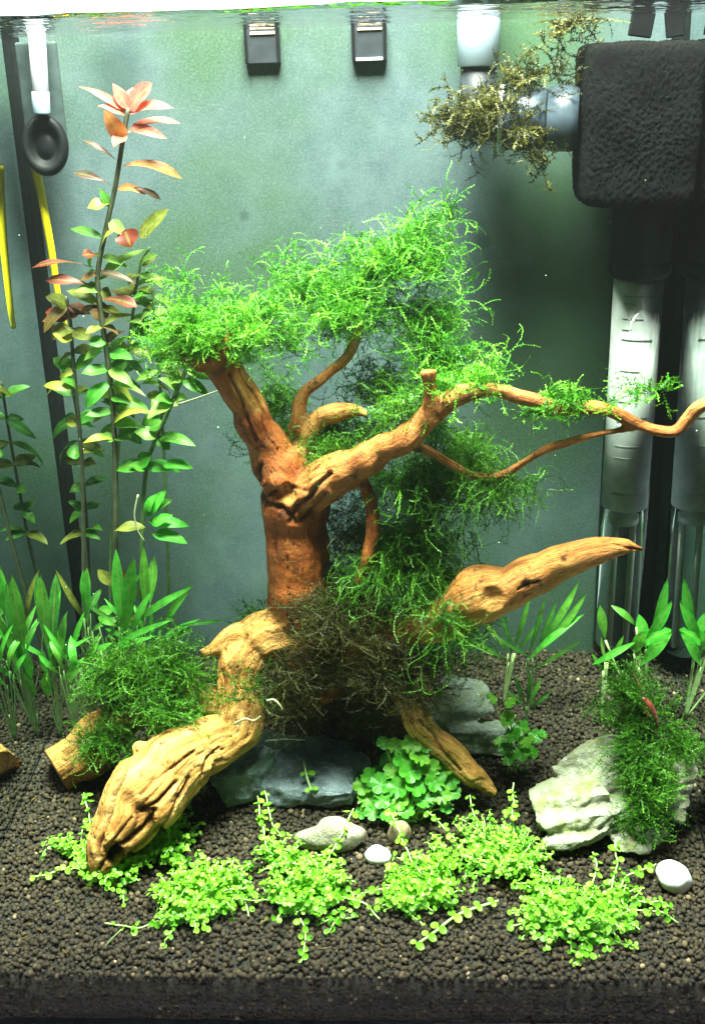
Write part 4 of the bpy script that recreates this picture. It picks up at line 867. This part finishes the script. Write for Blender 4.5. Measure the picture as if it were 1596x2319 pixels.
carpet('creeping round leaved plant mound beside the small white oval pebble', [(960, 2032, 80, 1.3, 1.3, 100, .165), (1010, 1960, 40, .8, .9, 20, .15)], [[(900, 2010, .4), (850, 2015, .3), (800, 2025, .1)], [(935, 1960, .5), (905, 1890, 1.), (882, 1830, 1.4)], [(1030, 1900, .4), (1000, 1870, .7), (965, 1835, 1.)]], 54)
carpet('tall creeping plant heap against the lower edge of the large pale stone', [(1150, 1960, 62, 1.1, 2.4, 120, .13), (1105, 1925, 45, .9, 1.8, 36, .13)], [[(1165, 1900, .8), (1160, 1830, 1.6), (1160, 1770, 2.)], [(1080, 1880, .5), (1070, 1830, 1.), (1065, 1800, 1.2)], [(1180, 1970, .2), (1220, 1985, .1)]], 55)
carpet('creeping round leaved plant patch near the bright white pebble', [(1310, 2095, 115, 1.0, .9, 105, .175), (1240, 2040, 60, .7, .6, 26, .16), (1370, 2060, 60, .8, .7, 24, .16)], [[(1390, 2030, .3), (1430, 1980, .4), (1485, 1955, .4)], [(1430, 2060, .3), (1490, 2065, .3), (1535, 2090, .1)], [(1440, 2040, .3), (1490, 2045, .3), (1525, 2060, .2)], [(1330, 2030, .4), (1350, 1980, .9), (1345, 1930, 1.2)], [(1380, 2030, .4), (1392, 1960, 1.), (1395, 1905, 1.5)], [(1230, 2080, .2), (1180, 2090, .2), (1150, 2095, .1)]], 56)
def sprig(label, pts, seed):
    """a loose runner that is not attached to a mound"""
    g = ground(pts[0][0], pts[0][1]); t = thing('plant_runner', (g[0], g[1], soil_h(g[0], g[1])), label, 'aquatic plant')
    rnd = random.Random(seed); P = []
    for (px, py, hh) in pts:
        q = ground(px, py)
        if hh > 0: d = nrm(CP-q); q = q+d*(hh/d[2])
        else: q[2] = soil_h(q[0], q[1])+.04
        P.append(q)
    P, _ = catmull(np.array(P), np.ones(len(P)), 6); build('stem', *tube(P, .055, 6), MT['stem_pale'], t)
    L = np.r_[0, np.cumsum(np.linalg.norm(np.diff(P, axis=0), axis=1))]; s = .1
    while s < L[-1]+.05:
        i = min(len(P)-2, max(0, int(np.searchsorted(L, s))-1)); p = P[i]; d = nrm(P[i+1]-P[i]); sd = nrm(np.cross(d, (0, .2, 1)))
        for sg in (-1, 1):
            e = sg*sd; rr = rnd.uniform(.12, .2); c = p+e*rr*1.2+np.array([0, 0, .05]); nn = nrm(np.array([0, -.3, .85])+e*.3); u = nrm(np.cross(nn, e)); v = np.cross(nn, u)
            VV = [c-nn*.03]+[c+rr*(math.cos(k*math.pi/5)*v+.88*math.sin(k*math.pi/5)*u)+nn*.03 for k in range(10)]
            build('leaf', VV, [(0, 1+k, 1+(k+1) % 10) for k in range(10)], CM_[0], t, True, {'age': [rnd.uniform(.4, .95)]*11})
        s += rnd.uniform(.55, .85)
sprig('long bare runner with few leaves lying on open soil', [(942, 2140, .1), (985, 2110, .1), (1040, 2070, .2), (1128, 2040, .3)], 1)
sprig('short leafy sprig in the gap between snout and grey slab', [(425, 1830, .1), (440, 1795, .5), (460, 1765, .9)], 2)
sprig('tiny sprig growing in the hollow of the grey slab', [(705, 1790, 1.0), (695, 1760, 1.3), (688, 1725, 1.6)], 3)
def strand(name, label, pts, r, mat, cat):
    P = path3(pts, 6); return props(build(name, *tube(P, np.linspace(r, r*.5, len(P)), 6), MT[mat]), label, cat)
strand('root_strand', 'thin pale root hanging among the bright green stem leaves', [(313, 1120, 16.6), (305, 1165, 16.5), (312, 1200, 16.5), (328, 1226, 16.5)], .05, 'rootwhite', 'root')
strand('root_strand', 'bare white runner arching on the front soil', [(783, 2072, 3.2), (815, 2085, 2.9), (840, 2110, 2.4), (858, 2142, 1.6)], .06, 'rootwhite', 'root')
strand('root_strand', 'short curved white root lying on the snout root moss', [(605, 1587, 8.7), (620, 1585, 8.6), (632, 1595, 8.5), (640, 1608, 8.5)], .07, 'rootwhite', 'root')
strand('root_strand', 'pale twisted root at the base of the snout root', [(530, 1640, 8.2), (555, 1628, 8.1), (575, 1632, 8.1), (590, 1622, 8.1)], .06, 'rootwhite', 'root')
strand('root_strand', 'straight pale root lying across the top of the grey slab', [(600, 1678, 9.6), (640, 1674, 9.6), (690, 1676, 9.6)], .04, 'rootwhite', 'root')
strand('root_strand', 'thin pale strand reaching from the slanting stem to the driftwood', [(405, 915, 15.5), (450, 900, 15.2), (500, 882, 15)], .04, 'rootwhite', 'root')
strand('grass_blade', 'single thin green blade lying on the front soil', [(170, 2100, 2.4), (200, 2130, 1.8), (225, 2160, 1.2)], .05, 'stem_green', 'grass')
strand('grass_blade', 'leaning pale green blade on the front soil', [(232, 2155, 1.2), (250, 2130, 1.2), (275, 2105, 1.3)], .04, 'stem_pale', 'grass')

# fine white particles drifting in the water
MT['speck'] = plain('white_speck', (.75, .78, .74), .6, .1, 2)
rs = np.random.default_rng(3); pr = []
for _ in range(45):
    c = np.array([rs.uniform(-13, 13), rs.uniform(3, 21), rs.uniform(7, 34)]); pr.append((ico_v*rs.uniform(.008, .024)+c, [tuple(q) for q in ico_f]))
props(build('water_specks', *join(pr), MT['speck']), 'tiny white particles drifting in the tank water', 'particles', None, 'stuff')

# scraps of dead leaf and stem lying on the soil
MT['scrap'] = leafmat('leaf_scrap', [(.3, (.05, .035, .012)), (.55, (.14, .10, .03)), (.75, (.16, .20, .05))], None, .3, .7, .2, .9)
VV = []; FF = []
for _ in range(420):
    x, y = rs.uniform(-14.5, 14.5), rs.uniform(.6, 21.5); a = rs.uniform(0, 6.28); L = rs.uniform(.06, .26); w2 = rs.uniform(.02, .07)
    c = np.array([x, y, soil_h(x, y)+.05]); u = np.array([math.cos(a), math.sin(a), rs.uniform(-.2, .3)])*L; v = np.array([-math.sin(a), math.cos(a), rs.uniform(-.3, .3)])*w2; k = len(VV)
    VV += [c-u, c-u*.2+v+np.array([0, 0, .03]), c+u, c-u*.1-v]; FF.append((k, k+1, k+2, k+3))
props(build('plant_debris', VV, FF, MT['scrap'], None, False), 'brown and green scraps of dead plant scattered on the soil', 'debris', None, 'stuff')

# ------------------------------------------------------------------ a shrimp on the moss
MT['shrimp'] = plain('red_shrimp', (.22, .05, .03), .35, .3, 4)
def shrimp(px, py, Y, label, ang):
    c = at(px, py, Y); t = thing('shrimp', c, label, 'shrimp'); ax = np.array([math.cos(ang), -.1, math.sin(ang)]); up = nrm(np.cross(ax, (0, 1, 0)))
    L = 1.5; ts = np.linspace(0, 1, 14)
    P = np.array([c+ax*L*(u-.5)+up*(-.25*(u-.5)**2*4*.6) for u in ts]); R = np.array([.02, .07, .11, .13, .14, .135, .125, .115, .10, .09, .075, .06, .045, .02])
    build('body', *tube(P, R, 8), MT['shrimp'], t)
    for k in range(5):
        u = .25+.07*k; p = c+ax*L*(u-.5); build('leg', *tube([p-up*.08, p-up*.22+np.array([0, -.12, 0]), p-up*.32+np.array([0, -.1, 0])+ax*.05], .012, 4), MT['shrimp'], t)
    for s in (-1, 1):
        build('antenna', *tube([P[0], P[0]-ax*.4+up*.15+np.array([0, .15*s, 0]), P[0]-ax*.9+up*.1+np.array([0, .4*s, 0])], .008, 4), MT['shrimp'], t)
        build('eye', *[(lambda v, f: (v*.03+P[1]+up*.06+np.array([0, .07*s, 0]), [tuple(q) for q in f]))(*ico(1))][0], MT['black'], t)
    F_ = []
    V_ = [P[-1], P[-1]+ax*.22+np.array([0, .1, 0]), P[-1]+ax*.26, P[-1]+ax*.22+np.array([0, -.1, 0])]
    build('tail_fan', V_, [(0, 1, 2), (0, 2, 3)], MT['shrimp'], t)
shrimp(1478, 1610, 8.0, 'small red shrimp perched on the moss over the pale stone', -1.1)

# ------------------------------------------------------------------ equipment
# heater, back right corner
Yh = 20.2
top = at(1447, 612, Yh); bot = at(1391, 1478, 20.6); axh = nrm(top-bot); Lh = np.linalg.norm(top-bot)
ht = thing('heater', bot, 'glass tube heater with black cap standing in the rear corner', 'heater')
MT['hglass'] = glassmat('heater_glass', .9, (.97, .99, .985), 1.25)
MT['hwhite'] = plain('white_ceramic', (.84, .90, .88), .4, .22, 1.2)
MT['mark'] = plain('faded_print', (.45, .50, .50), .6, .3, 3)
MT['hrod'] = plain('grey_rod', (.33, .36, .32), .4, .2, 1.5)
rH = 1.2
build('glass_tube', *lathe([(.5, .02), (rH*.8, .08), (rH, .35), (rH, Lh-.3)], bot, axh), MT['hglass'], ht)
sl0 = (np.linalg.norm(at(1388, 1150, Yh)-bot))
sl = build('sleeve', *lathe([(rH-.25, sl0), (rH-.08, sl0+.06), (rH-.06, Lh-.2)], bot, axh), MT['hwhite'], ht)
side = nrm(np.cross(axh, (0, 1, 0))); 
for k, z in enumerate(np.sort(np.random.default_rng(5).uniform(sl0+.5, Lh-1.0, 17))):
    a0 = .75-(1.3 if k % 4 == 0 else .35+.5*abs(math.sin(k*1.7)))
    pts = []
    fr = np.cross(side, axh); fr = fr if fr[1] < 0 else -fr
    for th in np.linspace(a0, .75, 8): pts.append(bot+axh*(z+.06*math.sin(k*2.))+(rH-.045)*(math.cos(th)*fr+math.sin(th)*side))
    build('scale_mark', *tube(pts, .016, 4), MT['mark'], sl)
for s in (-.5, .35):
    build('heating_rod', *tube([bot+side*s+axh*.35, bot+side*s+axh*(sl0-.05)], .17, 10), MT['hrod'], ht)
build('coil_holder', *lathe([(.35, sl0-.9), (.75, sl0-.85), (.75, sl0-.5), (.4, sl0-.06)], bot, axh, 16), MT['hrod'], ht)
cp = build('cap', *lathe([(1.28, Lh-.28), (1.36, Lh-.15), (1.36, Lh+2.9), (1.2, Lh+3.1)], bot, axh), MT['black'], ht)
build('cap_ring', *lathe([(1.4, Lh-.1), (1.43, Lh), (1.43, Lh+.35), (1.4, Lh+.45)], bot, axh), MT['black'], cp)

# filter intake with sponge
pc = at(1083, 40, 20.4)
fi = thing('filter_pipe', (pc[0], pc[1], at(1083, 290, 20.4)[2]), 'white and grey outlet pipe with horizontal coupling running into the sponge', 'filter pipe')
a = at(1083, 150, 20.4); a0 = np.array([a[0], a[1], HW+2.4])
build('upper_pipe', *lathe([(.88, 0), (.93, .05), (.93, HW+2.4-a[2])], a, (0, 0, 1)), MT['pvc'], fi)
b0 = at(1085, 300, 20.4)
build('lower_pipe', *lathe([(.62, 0), (.78, .1), (.78, a[2]-b0[2]-.005)], np.array([a[0], a[1], b0[2]]), (0, 0, 1)), MT['darkgrey'], fi)
c0 = at(1120, 270, 19.8); c1 = at(1300, 268, 19.2); cx = nrm(c1-c0); cl = np.linalg.norm(c1-c0)
build('elbow', *tube([np.array([a[0], a[1], b0[2]+.7]), np.array([a[0]+.3, a[1]-.1, b0[2]+.45]), c0+cx*.4], [.8, .85, .9], 16), MT['darkgrey'], fi)
build('coupling', *lathe([(1.1, .45), (1.3, .5), (1.3, 2.2), (1.15, 2.28)], c0, cx), MT['grey'], fi)
build('coupling', *lathe([(1.12, 2.29), (1.36, 2.34), (1.38, cl-.1), (1.2, cl+.2)], c0, cx), MT['grey'], fi)
build('nut_lip', *lathe([(1.1, .2), (1.42, .25), (1.42, .44), (1.1, .445)], c0, cx), MT['whiteplastic'], fi)

def sponge():
    x0, x1 = at(1312, 300, 19)[0], 14.99; z1 = at(1400, 98, 19)[2]; z0 = at(1400, 470, 17)[2]; y0, y1 = 16.6, 21.6
    n = 44; V = []; F = []
    cx, cy, cz = (x0+x1)/2, (y0+y1)/2, (z0+z1)/2; hx, hy, hz = (x1-x0)/2, (y1-y0)/2, (z1-z0)/2
    v, f = ico(6); pw = 13.
    r = 1/((np.abs(v)**pw).sum(axis=1))**(1/pw); v = v*r[:, None]*np.array([hx, hy, hz])
    nv = v/np.linalg.norm(v, axis=1)[:, None]
    d = np.array([.03*noise.noise(Vector(p*6))+.075*noise.noise(Vector(p*13))+.14*noise.noise(Vector(p*.6)) for p in v])
    v = v+nv*d[:, None]+np.array([cx, cy, cz]); v[:, 0] = np.minimum(v[:, 0], 14.985)
    return props(build('sponge', v, f, MT['sponge']), 'big black foam sponge block beside the right pane', 'sponge')
sponge()

# brackets over the top edge on the right
br = thing('bracket', (13.2, 20.6, at(1480, 80, 20)[2]), 'pair of slanted black straps dropping onto the sponge', 'bracket')
for (xa, ya, xb, yb, wpx) in ((1468, 12, 1446, 84, 26), (1520, 14, 1528, 84, 20)):
    p0 = at(xa, ya-40, 19.6); p1 = at(xb, yb, 19.6); sd = nrm(np.cross(p1-p0, (0, 1, 0)))*(wpx/ppc(p0)); th = np.array([0, .18, 0])
    V = [p0-sd-th, p0+sd-th, p0+sd+th, p0-sd+th, p1-sd-th, p1+sd-th, p1+sd+th, p1-sd+th]
    o = build('strap', V, [(0, 1, 2, 3), (7, 6, 5, 4), (0, 4, 5, 1), (1, 5, 6, 2), (2, 6, 7, 3), (3, 7, 4, 0)], MT['black'], br, False); bevbox(o, .06)

# clips on the rear pane
def clip(x0, x1, yt, yb, label, foot):
    p = at((x0+x1)/2, yb, D-.1); t = thing('hanging_clip', p, label, 'clip', 'clips hung over the rear pane')
    A = at(x0, yb, D-.3); Bq = at(x1, yb, D-.3); zt = HW+.2; zm = at(x0, yt+28, D-.3)[2]
    bevbox(build('plate', *box(A[0], Bq[0], D-.34, D-.012, A[2], zt), MT['darkgrey'], t, False), .05)
    w_ = Bq[0]-A[0]
    bevbox(build('tape', *box(A[0]+.18*w_, Bq[0]-.12*w_, D-.40, D-.345, zm, zt-.3), MT['tan'], t, False), .02)
    for xx in (A[0]+.02, Bq[0]-.14): bevbox(build('edge_rib', *box(xx, xx+.12, D-.46, D-.346, A[2]+.03, zt), MT['black'], t, False), .02)
    if foot: bevbox(build('foot', *box(A[0]+.18, Bq[0]-.18, D-.42, D-.345, A[2]+.02, A[2]+.16), MT['whiteplastic'], t, False), .02)
clip(556, 636, 52, 146, 'black clip with tan tape on the rear pane, plain lower edge', False)
clip(797, 876, 42, 140, 'black clip with tan tape on the rear pane, white foot', True)

# tube holder, back left corner
h0 = at(104, 330, 20.2); th_ = thing('tube_holder', h0, 'black oval suction holder with upright white tube', 'holder')
MT['smoke'] = plain('smoky_plastic', (.045, .065, .065), .25, .4, .8)
A = at(60, 330, 20.6); Bq = at(153, 330, 20.6)
bevbox(build('back_plate', *box(A[0], Bq[0], 20.6, 20.9, A[2], HW-.2), MT['smoke'], th_, False), .12, 3)
fw = nrm((.05, -1, .12))
v, f = lathe([(.001, -.3), (.9, -.28), (1.02, -.1), (1.03, .1), (.94, .28), (.8, .32), (.66, .2), (.5, .0), (.42, -.02), (.34, .1), (.001, .1)], h0, fw, 36)
v = np.array(v); v[:, 2] = h0[2]+(v[:, 2]-h0[2])*1.3; build('suction_cup', v, f, MT['black'], th_)
w0 = at(95, 258, 19.9); w1 = np.array([at(90, 90, 19.9)[0], w0[1], HW+1.5]); ax_ = nrm(w1-w0); lw = np.linalg.norm(w1-w0)
wt = build('white_tube', *lathe([(.34, 0), (.38, .03), (.36, lw)], w0, ax_, 20), MT['whiteplastic'], th_)
build('collar', *lathe([(.385, .02), (.40, .05), (.39, .9), (.37, .95)], w0, ax_, 20), MT['pvc'], wt)
strand('yellow_tube', 'thin yellow air tube running down from the black holder', [(80, 372, 20.9), (96, 450, 20.9), (118, 570, 20.9), (136, 690, 20.9), (150, 740, 21.2)], .24, 'yellow', 'tube')
for o in bpy.data.objects:
    if 'org' in o: del o['org']
